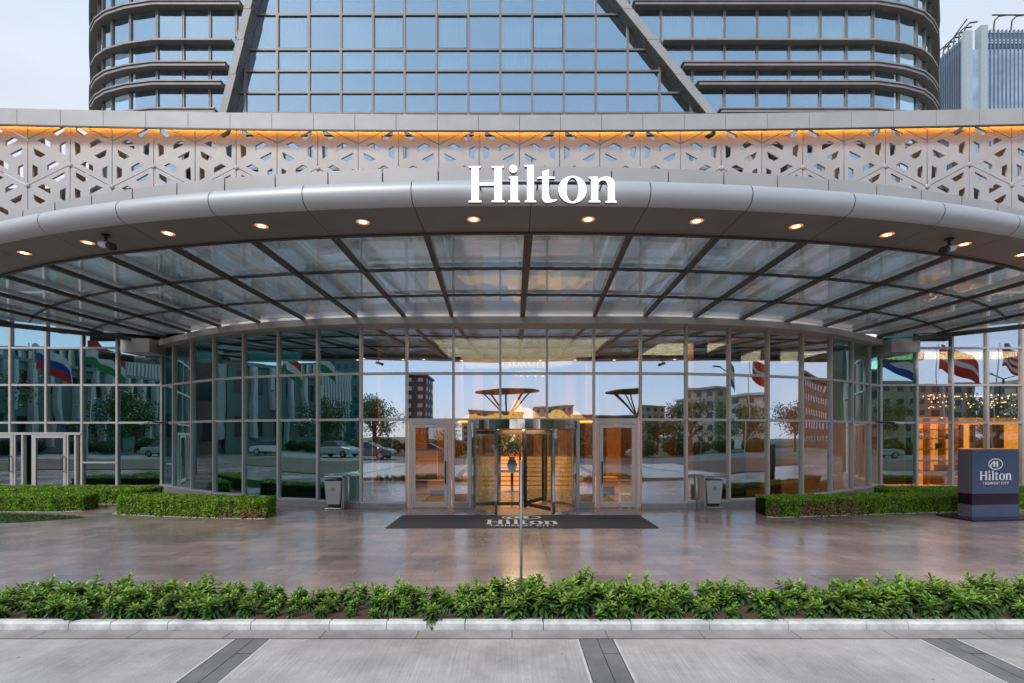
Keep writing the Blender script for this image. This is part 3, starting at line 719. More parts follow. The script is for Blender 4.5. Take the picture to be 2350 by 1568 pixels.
for s in (-1, 1):
    xx = AX+s*13.0; t = thing('corner_camera_arm', 'dark camera arm on the transom at the %s corner of the curved front' % ('left' if s < 0 else 'right'), 'camera', (xx, YW-.3, 2.6))
    g = MB(); g.tube([(xx-.3, YW-.35, 2.60), (xx+.35, YW-.45, 2.56)], .035, 8); g.build('arm', M['black'], t)
    g = MB(); g.tube([(xx+s*.35, YW-.45, 2.58), (xx+s*.65, YW-.5, 2.53)], .045, 10); g.build('housing', M['white_plastic'], t)

# ------------------------------------------------------------------ lobby contents
st = thing('lobby_stair', 'wide lit lobby staircase with glowing orange risers behind the revolving door', 'staircase', (.4, 19.5, .012))
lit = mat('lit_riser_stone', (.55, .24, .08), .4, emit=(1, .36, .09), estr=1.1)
for i in range(8):
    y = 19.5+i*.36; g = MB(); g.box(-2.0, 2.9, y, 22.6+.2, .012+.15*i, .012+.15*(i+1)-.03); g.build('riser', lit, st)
    g = MB(); g.box(-2.03, 2.93, y-.03, y+.36, .012+.15*(i+1)-.03, .012+.15*(i+1)); g.build('tread', M['in_floor'], st)
def piece(name, lab, cat, parts, loc, group=None):
    t = thing(name, lab, cat, loc, group)
    for nm, bx, m in parts:
        g = MB()
        for b in bx: g.box(*b)
        g.build(nm, m, t)
    return t
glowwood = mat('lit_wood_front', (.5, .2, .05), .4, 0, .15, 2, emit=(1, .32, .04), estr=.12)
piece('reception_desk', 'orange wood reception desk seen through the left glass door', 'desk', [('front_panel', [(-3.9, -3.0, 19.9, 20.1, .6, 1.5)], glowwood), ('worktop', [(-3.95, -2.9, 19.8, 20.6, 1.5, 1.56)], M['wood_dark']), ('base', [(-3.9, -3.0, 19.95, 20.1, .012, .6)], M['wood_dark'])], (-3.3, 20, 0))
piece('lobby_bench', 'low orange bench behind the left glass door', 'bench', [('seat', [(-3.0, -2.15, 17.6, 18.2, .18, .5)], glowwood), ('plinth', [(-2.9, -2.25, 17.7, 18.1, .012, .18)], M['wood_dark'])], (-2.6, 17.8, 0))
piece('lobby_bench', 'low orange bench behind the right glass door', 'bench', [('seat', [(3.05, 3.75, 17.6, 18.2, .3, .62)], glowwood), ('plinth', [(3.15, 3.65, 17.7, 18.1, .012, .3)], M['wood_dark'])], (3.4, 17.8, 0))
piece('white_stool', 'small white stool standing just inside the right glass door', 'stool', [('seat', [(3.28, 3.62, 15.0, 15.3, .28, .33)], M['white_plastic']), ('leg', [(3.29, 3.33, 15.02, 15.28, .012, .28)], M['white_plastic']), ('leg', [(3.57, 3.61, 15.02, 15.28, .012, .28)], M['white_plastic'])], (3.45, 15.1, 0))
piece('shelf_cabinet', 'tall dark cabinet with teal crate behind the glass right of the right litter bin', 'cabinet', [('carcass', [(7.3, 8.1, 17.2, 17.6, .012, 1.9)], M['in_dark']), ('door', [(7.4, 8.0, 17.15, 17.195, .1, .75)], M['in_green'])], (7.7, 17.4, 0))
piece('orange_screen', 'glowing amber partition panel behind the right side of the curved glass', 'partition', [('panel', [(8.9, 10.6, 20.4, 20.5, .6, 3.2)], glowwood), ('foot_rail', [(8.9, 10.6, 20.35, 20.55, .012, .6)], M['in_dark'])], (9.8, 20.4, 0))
# flowers on a dark table
fv = thing('flower_arrangement', 'tall dark flower arrangement on a table behind the revolving door', 'plant', (0, 18.6, 0))
g = MB(); g.lathe([(.001, .8), (.45, .8), (.45, .76), (.05, .74), (.05, .03), (.3, .012)], 20, (0, 18.6, 0)); g.build('table', M['wood_dark'], fv)
g = MB(); g.lathe([(.12, .81), (.2, 1.0), (.1, 1.25), (.13, 1.3)], 16, (0, 18.6, 0)); g.build('vase', M['black'], fv)
g = MB(); rnd = random.Random(4)
for i in range(420):
    d = Vector((rnd.gauss(0, 1), rnd.gauss(0, 1), rnd.gauss(0, .7))).normalized()*rnd.random()**.5*.5
    c = Vector((0, 18.6, 1.72))+d; a = Vector((rnd.gauss(0, 1), rnd.gauss(0, 1), rnd.gauss(0, 1))).normalized()*.05; b = a.cross(d).normalized()*.03
    g.quad(c-a-b, c+a-b, c+a+b, c-a+b, rnd.random() < .25)
g.build('foliage', [M['tree'], M['curtain']], fv)
# golden wavy ceiling feature
gw = thing('wave_light_feature', 'golden wave shaped glowing petals above the lobby seen over the revolving door', 'light feature', (.3, 21, 2.7))
for i, (xa, xb, h, zb0) in enumerate(((-2.3, 0.1, .55, 2.62), (-1.2, 1.6, .75, 2.6), (.6, 2.9, .6, 2.62), (2.0, 3.5, .5, 2.62), (-.3, .9, .95, 2.75))):
    k = 18; pts = [(xa+(xb-xa)*j/k, h*math.sin(math.pi*j/k)**.8*(.75+.25*math.sin(j*.55+i))) for j in range(k+1)]
    g = MB()
    for (x0, h0), (x1, h1) in zip(pts[:-1], pts[1:]):
        y = 20.8+.12*i
        g.hexa([(x0, y), (x1, y), (x1, y+.05), (x0, y+.05)], zb0, [zb0+h0+.02, zb0+h1+.02, zb0+h1+.02, zb0+h0+.02])
    g.build('petal', M['gold'], gw)
# library lounge in the right wing
SH = 21.2
sh = thing('lounge_bookcase', 'amber lit wall bookcase in the lounge behind the right wing glass', 'bookcase', (18, SH, 0))
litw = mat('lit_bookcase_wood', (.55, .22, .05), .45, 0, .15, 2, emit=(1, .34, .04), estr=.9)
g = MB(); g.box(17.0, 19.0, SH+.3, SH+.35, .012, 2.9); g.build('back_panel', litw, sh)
for z in (.5, 1.0, 1.5, 1.95, 2.35):
    g = MB(); g.box(17.0, 19.0, SH, SH+.299, z, z+.05); g.build('shelf', M['wood'], sh)
for x in (17.0, 17.75, 18.4, 18.95):
    g = MB(); g.box(x, x+.06, SH-.02, SH+.298, .013, 2.85); g.build('upright', M['wood'], sh)
rnd = random.Random(9)
for i in range(12):
    x = 17.12+rnd.random()*1.7; z = rnd.choice((.55, 1.05, 1.55, 2.0)); h = .12+rnd.random()*.22; w = .06+rnd.random()*.14
    t = thing('shelf_ornament', ['pale vase', 'dark framed picture', 'stack of pale books'][i % 3]+' on the amber lounge bookcase', 'ornament', (x, SH+.12, z), 'ornaments on the lounge bookcase')
    g = MB()
    if i % 3 == 0: g.lathe([(w*.4, 0), (w*.7, h*.4), (w*.3, h*.8), (w*.4, h)], 12, (x, SH+.12, z))
    elif i % 3 == 1: g.box(x-w*.7, x+w*.7, SH+.1, SH+.13, z, z+h)
    else: g.box(x-w*.8, x+w*.8, SH+.05, SH+.2, z, z+.05); g.box(x-w*.7, x+w*.6, SH+.06, SH+.19, z+.051, z+.1)
    g.build('ornament_body', [M['curtain'], M['in_dark'], M['white_plastic']][i % 3], t)
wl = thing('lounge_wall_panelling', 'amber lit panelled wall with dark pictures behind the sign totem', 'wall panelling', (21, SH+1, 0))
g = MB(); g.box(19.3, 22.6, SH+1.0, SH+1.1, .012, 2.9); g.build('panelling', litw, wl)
for xa in (19.5, 20.4, 21.3):
    g = MB(); g.box(xa, xa+.6, SH+.95, SH+.995, 1.55, 2.6); g.build('picture', M['wood_dark'], wl)
for i, (x, y, w) in enumerate(((17.6, 19.6, 1.3), (19.4, 19.5, 1.2), (20.9, 20.2, 1.5))):
    piece('lounge_sofa', ['mustard lounge sofa nearest the bookcase', 'mustard lounge sofa behind the left edge of the sign totem', 'mustard lounge sofa in front of the panelled wall'][i], 'sofa',
          [('seat', [(x-w/2, x+w/2, y-.35, y+.2, .15, .5)], M['fabric']), ('backrest', [(x-w/2, x+w/2, y+.2, y+.4, .15, .95)], M['fabric']),
           ('armrest', [(x-w/2-.15, x-w/2, y-.35, y+.4, .15, .7)], M['fabric']), ('armrest', [(x+w/2, x+w/2+.15, y-.35, y+.4, .15, .7)], M['fabric'])], (x, y, 0), 'lounge sofas')
for n_, (x0, x1) in enumerate(((16.8, 18.4), (18.6, 20.4))):
    t = thing('cluster_pendant', 'cloud of tiny warm pendant bulbs in the lounge, %s cluster' % ('left' if n_ == 0 else 'right'), 'light', ((x0+x1)/2, 20, 5.4))
    w = MB(); bm0 = None
    for i in range(46):
        x = x0+(x1-x0)*rnd.random(); y = 19.4+rnd.random()*1.2; z = 3.75-abs(rnd.gauss(0, .33)); z = max(z, 2.8)
        w.tube([(x, y, z+.03), (x, y, 5.5)], .0025, 3, cap=False)
        if bm0 is None:
            g = MB(); g.lathe([(.001, -.028), (.024, -.014), (.028, 0), (.02, .02), (.001, .03)], 8); bm0 = g.build('bulb', M['bulb'], t, smooth=True).data; bo = bpy.data.objects['bulb']
            bo.location = (x, y, z)
        else:
            o = bpy.data.objects.new('bulb', bm0); C.objects.link(o); attach(o, t); o.location = (x, y, z)
    w.build('pendant_wires', M['black'], t)
ch = thing('lobby_chandelier', 'small sparkling ring chandelier high in the lobby behind the upper glass', 'light', (.8, 19.5, 4.6))
g = MB(); g.tube([(.8+.7*math.cos(i*math.pi/16), 19.5+.7*math.sin(i*math.pi/16), 4.55) for i in range(33)], .02, 6, cap=False); g.tube([(.8, 19.5, 4.55), (.8, 19.5, 5.5)], .01, 5); g.tube([(.1, 19.5, 4.55), (1.5, 19.5, 4.55)], .01, 5); g.build('ring', M['steel'], ch)
for i in range(14):
    o = bpy.data.objects.new('bulb', bm0); C.objects.link(o); attach(o, ch); o.location = (.8+.7*math.cos(i*.45), 19.5+.7*math.sin(i*.45), 4.5)
def alight(name, loc, sx, sy, e, col=(1, .66, .34)):
    l = bpy.data.lights.new(name, 'AREA'); l.energy = e; l.color = col; l.shape = 'RECTANGLE'; l.size = sx; l.size_y = sy
    o = bpy.data.objects.new(name, l); C.objects.link(o); o.location = loc; attach(o, pod); ORGp = ORG[pod.name]; return o
alight('ceiling_lamp', (.3, 19, 5.4), 6, 4, 420); alight('ceiling_lamp', (.3, 22.5, 5.4), 5, 3, 330, (1, .5, .2))
alight('ceiling_lamp', (6.5, 19, 5.4), 2.5, 2.5, 200, (1, .62, .3)); alight('ceiling_lamp', (11, 21, 5.4), 3, 3, 200); alight('ceiling_lamp', (18.5, 20.5, 5.4), 5, 2, 620, (1, .5, .2))
alight('ceiling_lamp', (.34, 14.4, 2.28), 1.2, 1.2, 40, (1, .68, .42)); alight('ceiling_lamp', (-11, 21, 5.4), 6, 3, 60, (.75, 1, .92))
# ================================================================== hotel tower
YT = 28.0
tw = thing('hotel_tower', 'tall blue glass hotel tower with slanted metal fins and curved banded corners above the lattice', 'tower', (3, YT, 9.4))
def TX(u): return X(u, YT)
def TZ(v): return Z(v, YT)
dgl = lambda v: 563-.232*v; dgr = lambda v: 1437+.80*v
# plane lines through two points as a*x+b*z+c (keep side chosen)
def line(p, q, keep):
    a, b = -(q[1]-p[1]), q[0]-p[0]; c = -(a*p[0]+b*p[1])
    if a*keep[0]+b*keep[1]+c < 0: a, b, c = -a, -b, -c
    return a, b, c
LL = [(TX(dgl(v)), TZ(v)) for v in (-200, 420)]; RL = [(TX(dgr(v)), TZ(v)) for v in (-200, 420)]
mid = (TX(1000), TZ(100))
vrows = [-95, -14, 35, 115.4, 164.4, 214.4, 260.5, 309, 389]
cols = [856+73*k/1.0 for k in range(-6, 13)]
lL = line(*LL, mid); lR = line(*RL, mid)
fr = MB(); cur = MB(); opened = MB()
def flat(poly, y, th, name, m, parent=tw):
    g = MB(); n = len(poly)
    k = len(g.v); g.v += [(p[0], y, p[1]) for p in poly] + [(p[0], y+th, p[1]) for p in poly]
    g.f.append(tuple(range(n))); g.m.append(0); g.f.append(tuple(range(2*n-1, n-1, -1))); g.m.append(0)
    for i in range(n): j = (i+1) % n; g.f.append((j, i, n+i, n+j)); g.m.append(0)
    return g.build(name, m, parent)
ccols = {0, 1, 3, 4, 7, 8, 9, 10, 12, 13, 15, 16}
rnd = random.Random(3)
curt = {}
for r in range(1, 7):
    for c in range(len(cols)-1):
        x0, x1, z1, z0 = TX(cols[c])+.05, TX(cols[c+1])-.05, TZ(vrows[r])-.04, TZ(vrows[r+1])+.04
        poly = [(x0, z0), (x1, z0), (x1, z1), (x0, z1)]
        poly = clip(poly, *lL); poly = clip(poly, *lR) if len(poly) > 2 else []
        if len(poly) < 3: continue
        o = flat(poly, YT, .012, 'window_pane', M['glass_tower'])
        if r in (2, 3) and c in (2, 3, 5, 6, 8, 10, 11) and len(poly) == 4:
            g = MB(); k = 26; xa = x0+.05; xb = x1-.05
            amp = lambda t: .05*math.sin(t*2.3+c)+.02*math.sin(t*5.1)
            for j in range(k):
                a = xa+(xb-xa)*j/k; b = xa+(xb-xa)*(j+1)/k
                g.quad((a, YT+.16+amp(j), z0), (b, YT+.16+amp(j+1), z0), (b, YT+.16+amp(j+1), z1), (a, YT+.16+amp(j), z1))
            g.build('room_curtain', M['curtain'], tw, smooth=True)
        if r == 2 and c in (3, 6, 8, 11):
            g = MB(); e = .05
            g.box(x0, x0+e, YT-.07, YT-.002, z0, z1); g.box(x1-e, x1, YT-.07, YT-.002, z0, z1); g.box(x0+e, x1-e, YT-.07, YT-.002, z0, z0+e); g.box(x0+e, x1-e, YT-.07, YT-.002, z1-e, z1)
            g.build('opening_frame', M['frame_dark'], tw)
def slab(poly, y0, y1, mb):                          # x-z polygon to box
    n = len(poly); k = len(mb.v); mb.v += [(p[0], y0, p[1]) for p in poly] + [(p[0], y1, p[1]) for p in poly]
    mb.f.append(tuple(range(k, k+n))); mb.m.append(0); mb.f.append(tuple(range(k+2*n-1, k+n-1, -1))); mb.m.append(0)
    for i in range(n): j = (i+1) % n; mb.f.append((k+j, k+i, k+n+i, k+n+j)); mb.m.append(0)
g = MB()
for u in cols:
    x = TX(u); poly = [(x-.06, TZ(430)), (x+.06, TZ(430)), (x+.06, TZ(-95)), (x-.06, TZ(-95))]
    poly = clip(poly, *lL); poly = clip(poly, *lR) if len(poly) > 2 else []
    if len(poly) > 2: slab(poly, YT-.085, YT+.08, g)
for v in vrows[1:]:
    z = TZ(v); poly = [(-25, z-.05), (25, z-.05), (25, z+.05), (-25, z+.05)]
    poly = clip(clip(poly, *lL), *lR); slab(poly, YT-.075, YT+.075, g)
g.build('mullion_grid', M['tower_frame'], tw)
low = clip(clip([(-25, 9.4), (25, 9.4), (25, TZ(261.5)), (-25, TZ(261.5))], *lL), *lR); flat(low, YT+.02, .02, 'lower_glazing', M['glass_tower'])
up = clip(clip([(-25, TZ(-14)), (25, TZ(-14)), (25, TZ(-95)), (-25, TZ(-95))], *lL), *lR); flat(up, YT+.02, .02, 'upper_glazing', M['glass_tower'])
# slanting fins
for dg, s, nm in ((dgl, 1, 'left'), (dgr, -1, 'right')):
    vv = (-140, 20, 90, 170, 260, 430)
    for i in range(len(vv)-1):
        va, vb = vv[i], vv[i+1]
        ya = YT-.65
        def pt(u, v, y): return (X(u, ya) + 0, y, Z(v, ya))
        wa = 18 if s > 0 else -24
        g = MB(); a, b = dg(va), dg(vb)
        if s > 0: q = [(X(a, ya), Z(va, ya)), (X(b, ya), Z(vb, ya)-.0), (X(b+16, ya), Z(vb, ya)), (X(a+18, ya), Z(va, ya))]
        else: q = [(X(a-24, ya), Z(va, ya)), (X(b-24, ya), Z(vb, ya)), (X(b, ya), Z(vb, ya)), (X(a, ya), Z(va, ya))]
        gz = .012
        q = [q[0], q[1], q[2], q[3]]; 
        q = [(x_, z_+(gz if k_ in (1, 2) else -gz)) for k_, (x_, z_) in enumerate(q)]
        slab(q, ya, YT+.3, g); g.build('slanted_fin', [M['fin_front']], tw)
        # darker speckled reveal on the side facing the middle
        h = MB(); e = .012*s
        pa, pb = (q[3], q[2]) if s > 0 else (q[0], q[1])
        h.quad((pa[0]+e, ya+.03, pa[1]), (pb[0]+e, ya+.03, pb[1]), (pb[0]+e, YT-.05, pb[1]), (pa[0]+e, YT-.05, pa[1]))
        h.build('fin_reveal', mat('perforated_reveal', (.20, .17, .155), .45, .3, .7, 11), tw)
# curved banded sides
left = [(TX(u)*r, YT*r) for u, r in ((227.3, 1.25), (225.5, 1.12), (227.3, 1.064), (237.8, 1.041), (258.8, 1.024), (300.7, 1.0098), (362, 1), (421.4, 1), (482.6, 1), (543, 1), (604, 1), (665, 1))]
right = [(TX(u)*r, YT*r) for u, r in ((1296, 1), (1370, 1), (1443, 1), (1516, 1), (1587.7, 1), (1661.8, 1), (1736.3, 1), (1809.7, 1), (1881.4, 1), (1940.9, 1), (2002, 1), (2060.5, 1.0098), (2101.7, 1.025), (2121, 1.045), (2133, 1.07), (2136, 1.13), (2130, 1.25))]
bands = [(-70, -60), (13, 24), (98.6, 105), (151, 162.6), (194, 205.6), (258, 268), (330, 340)]
brow = [(-60, 13), (24, 98.6), (105, 151), (162.6, 194), (205.6, 258)]
off_l = line(*LL, (TX(300), TZ(100))); off_r = line(*RL, (TX(1900), TZ(100)))
for side, pts, ln in (('left', left, off_l), ('right', right, off_r)):
    for i in range(len(pts)-1):
        a, b = Vector(pts[i]), Vector(pts[i+1]); t = (b-a).normalized(); n = Vector((t.y, -t.x)); Ls = (b-a).length
        flatpart = abs(a.y-YT) < .01 and abs(b.y-YT) < .01
        for j, (va, vb) in enumerate(brow):
            z1, z0 = TZ(va)-.01, TZ(vb)+.01
            poly = [(a.x+t.x*.06, z0), (b.x-t.x*.06, z0), (b.x-t.x*.06, z1), (a.x+t.x*.06, z1)]
            if flatpart: poly = clip(poly, *ln)
            if len(poly) < 3: continue
            g = MB()
            def pp(x_, d):  # x along the segment
                f_ = (x_-a.x)/(b.x-a.x) if abs(b.x-a.x) > 1e-4 else 0
                p = a+(b-a)*f_; p = p-n*d; return p
            if abs(b.x-a.x) < .02 or not flatpart:
                A = a+t*.06; B = b-t*.06; A2 = A-n*.015; B2 = B-n*.015
                g.hexa([tuple(A), tuple(B), tuple(B2), tuple(A2)], z0, z1)
                o = g.build('banded_window', M['glass_tower'], tw)
            else:
                o = flat(poly, YT, .012, 'banded_window', M['glass_tower'])
            if flatpart and j in (1, 2) and len(poly) == 4 and (i*7+3) % 5 not in (0, 3):
                g = MB(); k = 24
                for q_ in range(k):
                    xa = a.x+.12+(b.x-a.x-.24)*q_/k; xb = a.x+.12+(b.x-a.x-.24)*(q_+1)/k
                    g.quad((xa, YT+.16+.05*math.sin(q_*2.3), z0), (xb, YT+.16+.05*math.sin((q_+1)*2.3), z0), (xb, YT+.16+.05*math.sin((q_+1)*2.3), z1), (xa, YT+.16+.05*math.sin(q_*2.3), z1))
                g.build('room_curtain', M['curtain'], tw, smooth=True)
    # one band per level
    for va, vb in bands:
        z1, z0 = TZ(va), TZ(vb); g = MB()
        zc_ = z0+.16
        def off(k, d):
            p = Vector(pts[k]); q1 = Vector(pts[max(k-1, 0)]); q2 = Vector(pts[min(k+1, len(pts)-1)])
            t = (q2-q1).normalized(); return p+Vector((t.y, -t.x))*d
        for i in range(len(pts)-1):
            for d, za, zb_ in ((.40, z0+.01, z0+.15), (.46, z0+.17, z0+.25)) if vb-va > 8 else ((.40, z0+.02, z0+.12),):
                A, B = off(i, d), off(i+1, d); A2, B2 = off(i, -.05), off(i+1, -.05)
                if abs(A.y-B.y) < .01:               # trim at the slanting fin
                    zz = (za+zb_)/2; xl = -(ln[1]*zz+ln[2])/ln[0]
                    if side == 'left':
                        if A.x > xl: continue
                        B.x = min(B.x, xl); B2.x = min(B2.x, xl)
                    else:
                        if B.x < xl: continue
                        A.x = max(A.x, xl); A2.x = max(A2.x, xl)
                g.hexa([tuple(A), tuple(B), tuple(B2), tuple(A2)], za, zb_)
        g.build('floor_band', M['tower_band'], tw)
    g = MB()
    for i in range(1, len(pts)-1):
        x, y = pts[i]
        a, b = Vector(pts[i-1]), Vector(pts[i+1]); ang = math.atan2(b.y-a.y, b.x-a.x)
        z0, z1 = 9.4, TZ(-95)
        if abs(y-YT) < .01 and (abs(pts[i-1][1]-YT) < .01):
            zl = -(ln[0]*x+ln[2])/ln[1]; inside = ln[0]*x+ln[1]*TZ(120)+ln[2]
            if side == 'left':
                if TX(dgl(430)) < x: z0 = max(z0, zl) if x < TX(dgl(-100)) else 99
            else:
                z0 = max(z0, 9.4); 
                if x < TX(dgr(430)): z0 = max(z0, zl)
        if z0 < z1 - .2:
            g = MB()
            for e in (-.047, .047): mull(g, (x+e*math.cos(ang), y+e*math.sin(ang)), z0, z1, .05, .14+.01*(e > 0), ang)
            mull(g, (x, y), z0, z1-.01, .06, .1, ang); g.build('side_mullion', M['tower_frame'], tw)
    g = MB()
    for i in range(len(pts)-1):
        a, b = Vector(pts[i]), Vector(pts[i+1])
        if side == 'left' and b.x > TX(dgl(430)): continue
        if side == 'right' and a.x < TX(dgr(430)): continue
        t = (b-a).normalized(); n = Vector((t.y, -t.x))*-.04
        g.hexa([tuple(a+n), tuple(b+n), tuple(b+n*1.5), tuple(a+n*1.5)], 9.4, TZ(262))
    g.build('lower_glazing', M['glass_tower'], tw)
bk = MB(); bk.hexa([(left[3][0]+1.2, YT*1.05+.6), (left[6][0], YT+1.1), (right[10][0], YT+1.1), (right[13][0]-1.2, YT*1.05+.6), (right[13][0]-1.2, YT*1.05+.8), (right[10][0], YT+1.3), (left[6][0], YT+1.3), (left[3][0]+1.2, YT*1.05+.8)], 9.4, TZ(-95))
bk.build('core_wall', M['in_dark'], tw)
g = MB(); g.hexa([(p[0], p[1]) for p in left[:7]] + [(p[0], p[1]) for p in right[10:]], TZ(-95), TZ(-95)+.4); g.build('roof', M['tower_band'], tw)

# far office towers on the right
far = thing('office_tower', 'pale blue office towers with vertical fins far behind on the right', 'building', (95, 92, 0))
def fblock(p0, p1, zt, zg, nf, deep):
    a, b = Vector(p0), Vector(p1); t = (b-a).normalized(); n = Vector((-t.y, t.x))
    g = MB(); g.hexa([tuple(a+n*.5), tuple(b+n*.5), tuple(b+n*deep), tuple(a+n*deep)], 0, zg); g.build('glass_block', M['glass_far'], far)
    g = MB()
    for i in range(nf+1):
        p = a+(b-a)*i/nf; mull(g, tuple(p), 0, zt, .17, .55, math.atan2(t.y, t.x))
    g.build('vertical_fins', mat('far_fin_metal', (.16, .21, .29), .4, .3), far)
    g = MB()
    for k in range(18):
        z = zg - k*4.1
        g.bar((*(a+n*.45), z), (*(b+n*.45), z), .3, .5)
    for z in (zt, (zt+zg)/2, zg+1): g.bar((*(a+n*.1), z-.3), (*(b+n*.1), z-.3), .25, .3)
    g.build('floor_lines', mat('far_spandrel', (.60, .65, .70), .5), far)
    g = MB()
    for s in (0, 1):
        p = a if s == 0 else b; mull(g, tuple(p), 0, zt+.5, 1.2 if s == 0 else .8, 1.3, math.atan2(t.y, t.x))
    g.build('corner_blade', mat('far_blade', (.40, .47, .50), .4), far)
    g = MB()
    for i in range(6):
        p = a+(b-a)*(i+.7)/6.2; g.tube([(p.x, p.y, zt), (p.x+.2, p.y, zt+1.8), (p.x+1., p.y, zt+2.6), (p.x+2.4, p.y, zt+2.8)], .13, 6)
    g.tube([(a.x+2, a.y, zt+2.8), (b.x, b.y, zt+2.8)], .12, 6); g.build('roof_rail', M['frame_dark'], far)
yb_ = 90.; fblock((X(2252, yb_), yb_), (X(2500, yb_), yb_), Z(70, yb_), Z(107, yb_), 27, 14)
ya_ = 97.; fblock((X(2145, ya_), ya_), (X(2219, yb_), yb_), Z(146, ya_), Z(178, ya_), 14, 12)
g = MB(); g.box(X(2214, 94), X(2262, 94), 94, 104, 0, Z(127, 94)); g.build('core_block', mat('far_core_dark', (.07, .07, .072), .5, 0, .3, .3), far)
g = MB()
for k in range(16): z = Z(127, 94)-3-k*4.2; g.box(X(2229, 93.9), X(2242, 93.9), 93.7, 93.98, z-1.6, z)
g.build('core_window', mat('far_core_window', (.4, .42, .43), .4), far)

# ================================================================== ground
def gmat(name, kind):
    m, nt, N, L = newmat(name); o = N.new('ShaderNodeOutputMaterial'); p = N.new('ShaderNodeBsdfPrincipled'); L.new(p.outputs[0], o.inputs[0])
    tc = N.new('ShaderNodeTexCoord')
    if kind == 'plaza':
        mp = N.new('ShaderNodeMapping'); L.new(tc.outputs['Object'], mp.inputs[0])
        nd = N.new('ShaderNodeTexNoise'); nd.inputs['Scale'].default_value = .5
        b = N.new('ShaderNodeTexBrick'); b.inputs['Scale'].default_value = 1.; b.inputs['Brick Width'].default_value = .60; b.inputs['Row Height'].default_value = .30
        b.inputs['Mortar Size'].default_value = .005; b.inputs['Mortar Smooth'].default_value = .2; b.inputs['Bias'].default_value = .0
        b.inputs['Color1'].default_value = (.285, .225, .21, 1); b.inputs['Color2'].default_value = (.385, .315, .295, 1); b.inputs['Mortar'].default_value = (.19, .155, .145, 1)
        L.new(mp.outputs[0], b.inputs['Vector'])
        n = N.new('ShaderNodeTexNoise'); n.inputs['Scale'].default_value = .55; n.inputs['Detail'].default_value = 7; n.inputs['Roughness'].default_value = .65; L.new(mp.outputs[0], n.inputs['Vector'])
        cr = N.new('ShaderNodeValToRGB'); cr.color_ramp.elements[0].position = .36; cr.color_ramp.elements[1].position = .66
        cr.color_ramp.elements[0].color = (.55, .53, .55, 1); cr.color_ramp.elements[1].color = (1.12, 1.04, 1.0, 1); L.new(n.outputs[0], cr.inputs[0])
        mx = N.new('ShaderNodeMix'); mx.data_type = 'RGBA'; mx.blend_type = 'MULTIPLY'; mx.inputs[0].default_value = 1; L.new(b.outputs[0], mx.inputs[6]); L.new(cr.outputs[0], mx.inputs[7])
        n3 = N.new('ShaderNodeTexNoise'); n3.inputs['Scale'].default_value = 18; n3.inputs['Detail'].default_value = 5; L.new(mp.outputs[0], n3.inputs['Vector'])
        mm = N.new('ShaderNodeMapRange'); mm.inputs[3].default_value = .85; mm.inputs[4].default_value = 1.15; L.new(n3.outputs[0], mm.inputs[0])
        vs = N.new('ShaderNodeVectorMath'); vs.operation = 'SCALE'; L.new(mx.outputs[2], vs.inputs[0]); L.new(mm.outputs[0], vs.inputs['Scale']); L.new(vs.outputs[0], p.inputs['Base Color'])
        rr = N.new('ShaderNodeMapRange'); rr.inputs[1].default_value = .3; rr.inputs[2].default_value = .7; rr.inputs[3].default_value = .13; rr.inputs[4].default_value = .27; L.new(n.outputs[0], rr.inputs[0]); L.new(rr.outputs[0], p.inputs['Roughness'])
        bp = N.new('ShaderNodeBump'); bp.inputs['Strength'].default_value = .25; bp.inputs['Distance'].default_value = .004; L.new(n3.outputs[0], bp.inputs['Height']); L.new(bp.outputs[0], p.inputs['Normal'])
        p.inputs['IOR'].default_value = 1.6
    else:
        col = {'slab': (.46, .435, .42), 'strip': (.20, .195, .195), 'gutter': (.33, .30, .285)}[kind]
        mp = N.new('ShaderNodeMapping'); mp.inputs['Scale'].default_value = (60, 1.2, 1) if kind == 'slab' else (6, 6, 1); L.new(tc.outputs['Object'], mp.inputs[0])
        n = N.new('ShaderNodeTexNoise'); n.inputs['Scale'].default_value = 1; n.inputs['Detail'].default_value = 4; L.new(mp.outputs[0], n.inputs['Vector'])
        n2 = N.new('ShaderNodeTexNoise'); n2.inputs['Scale'].default_value = .9; n2.inputs['Detail'].default_value = 8; n2.inputs['Roughness'].default_value = .7; L.new(tc.outputs['Object'], n2.inputs['Vector'])
        n4 = N.new('ShaderNodeTexNoise'); n4.inputs['Scale'].default_value = 90; n4.inputs['Detail'].default_value = 3; L.new(tc.outputs['Object'], n4.inputs['Vector'])
        def mr(src, a, b, lo=.3, hi=.7):
            q = N.new('ShaderNodeMapRange'); q.inputs[1].default_value = lo; q.inputs[2].default_value = hi; q.inputs[3].default_value = a; q.inputs[4].default_value = b; L.new(src, q.inputs[0]); return q.outputs[0]
        def mul(a, b):
            q = N.new('ShaderNodeMath'); q.operation = 'MULTIPLY'; L.new(a, q.inputs[0]); L.new(b, q.inputs[1]); return q.outputs[0]
        f = mul(mul(mr(n.outputs[0], .86 if kind == 'slab' else .92, 1.1), mr(n2.outputs[0], .66, 1.16, .32, .62)), mr(n4.outputs[0], .82, 1.14))
        vo = N.new('ShaderNodeTexVoronoi'); vo.inputs['Scale'].default_value = 2.3; L.new(tc.outputs['Object'], vo.inputs['Vector'])
        f = mul(f, mr(vo.outputs['Distance'], .35, 1., .015, .045))
        vs = N.new('ShaderNodeVectorMath'); vs.operation = 'SCALE'; vs.inputs[0].default_value = col; L.new(f, vs.inputs['Scale']); L.new(vs.outputs[0], p.inputs['Base Color'])
        p.inputs['Roughness'].default_value = .62
        bp = N.new('ShaderNodeBump'); bp.inputs['Strength'].default_value = .35; bp.inputs['Distance'].default_value = .004; L.new(n.outputs[0], bp.inputs['Height']); L.new(bp.outputs[0], p.inputs['Normal'])
    return m
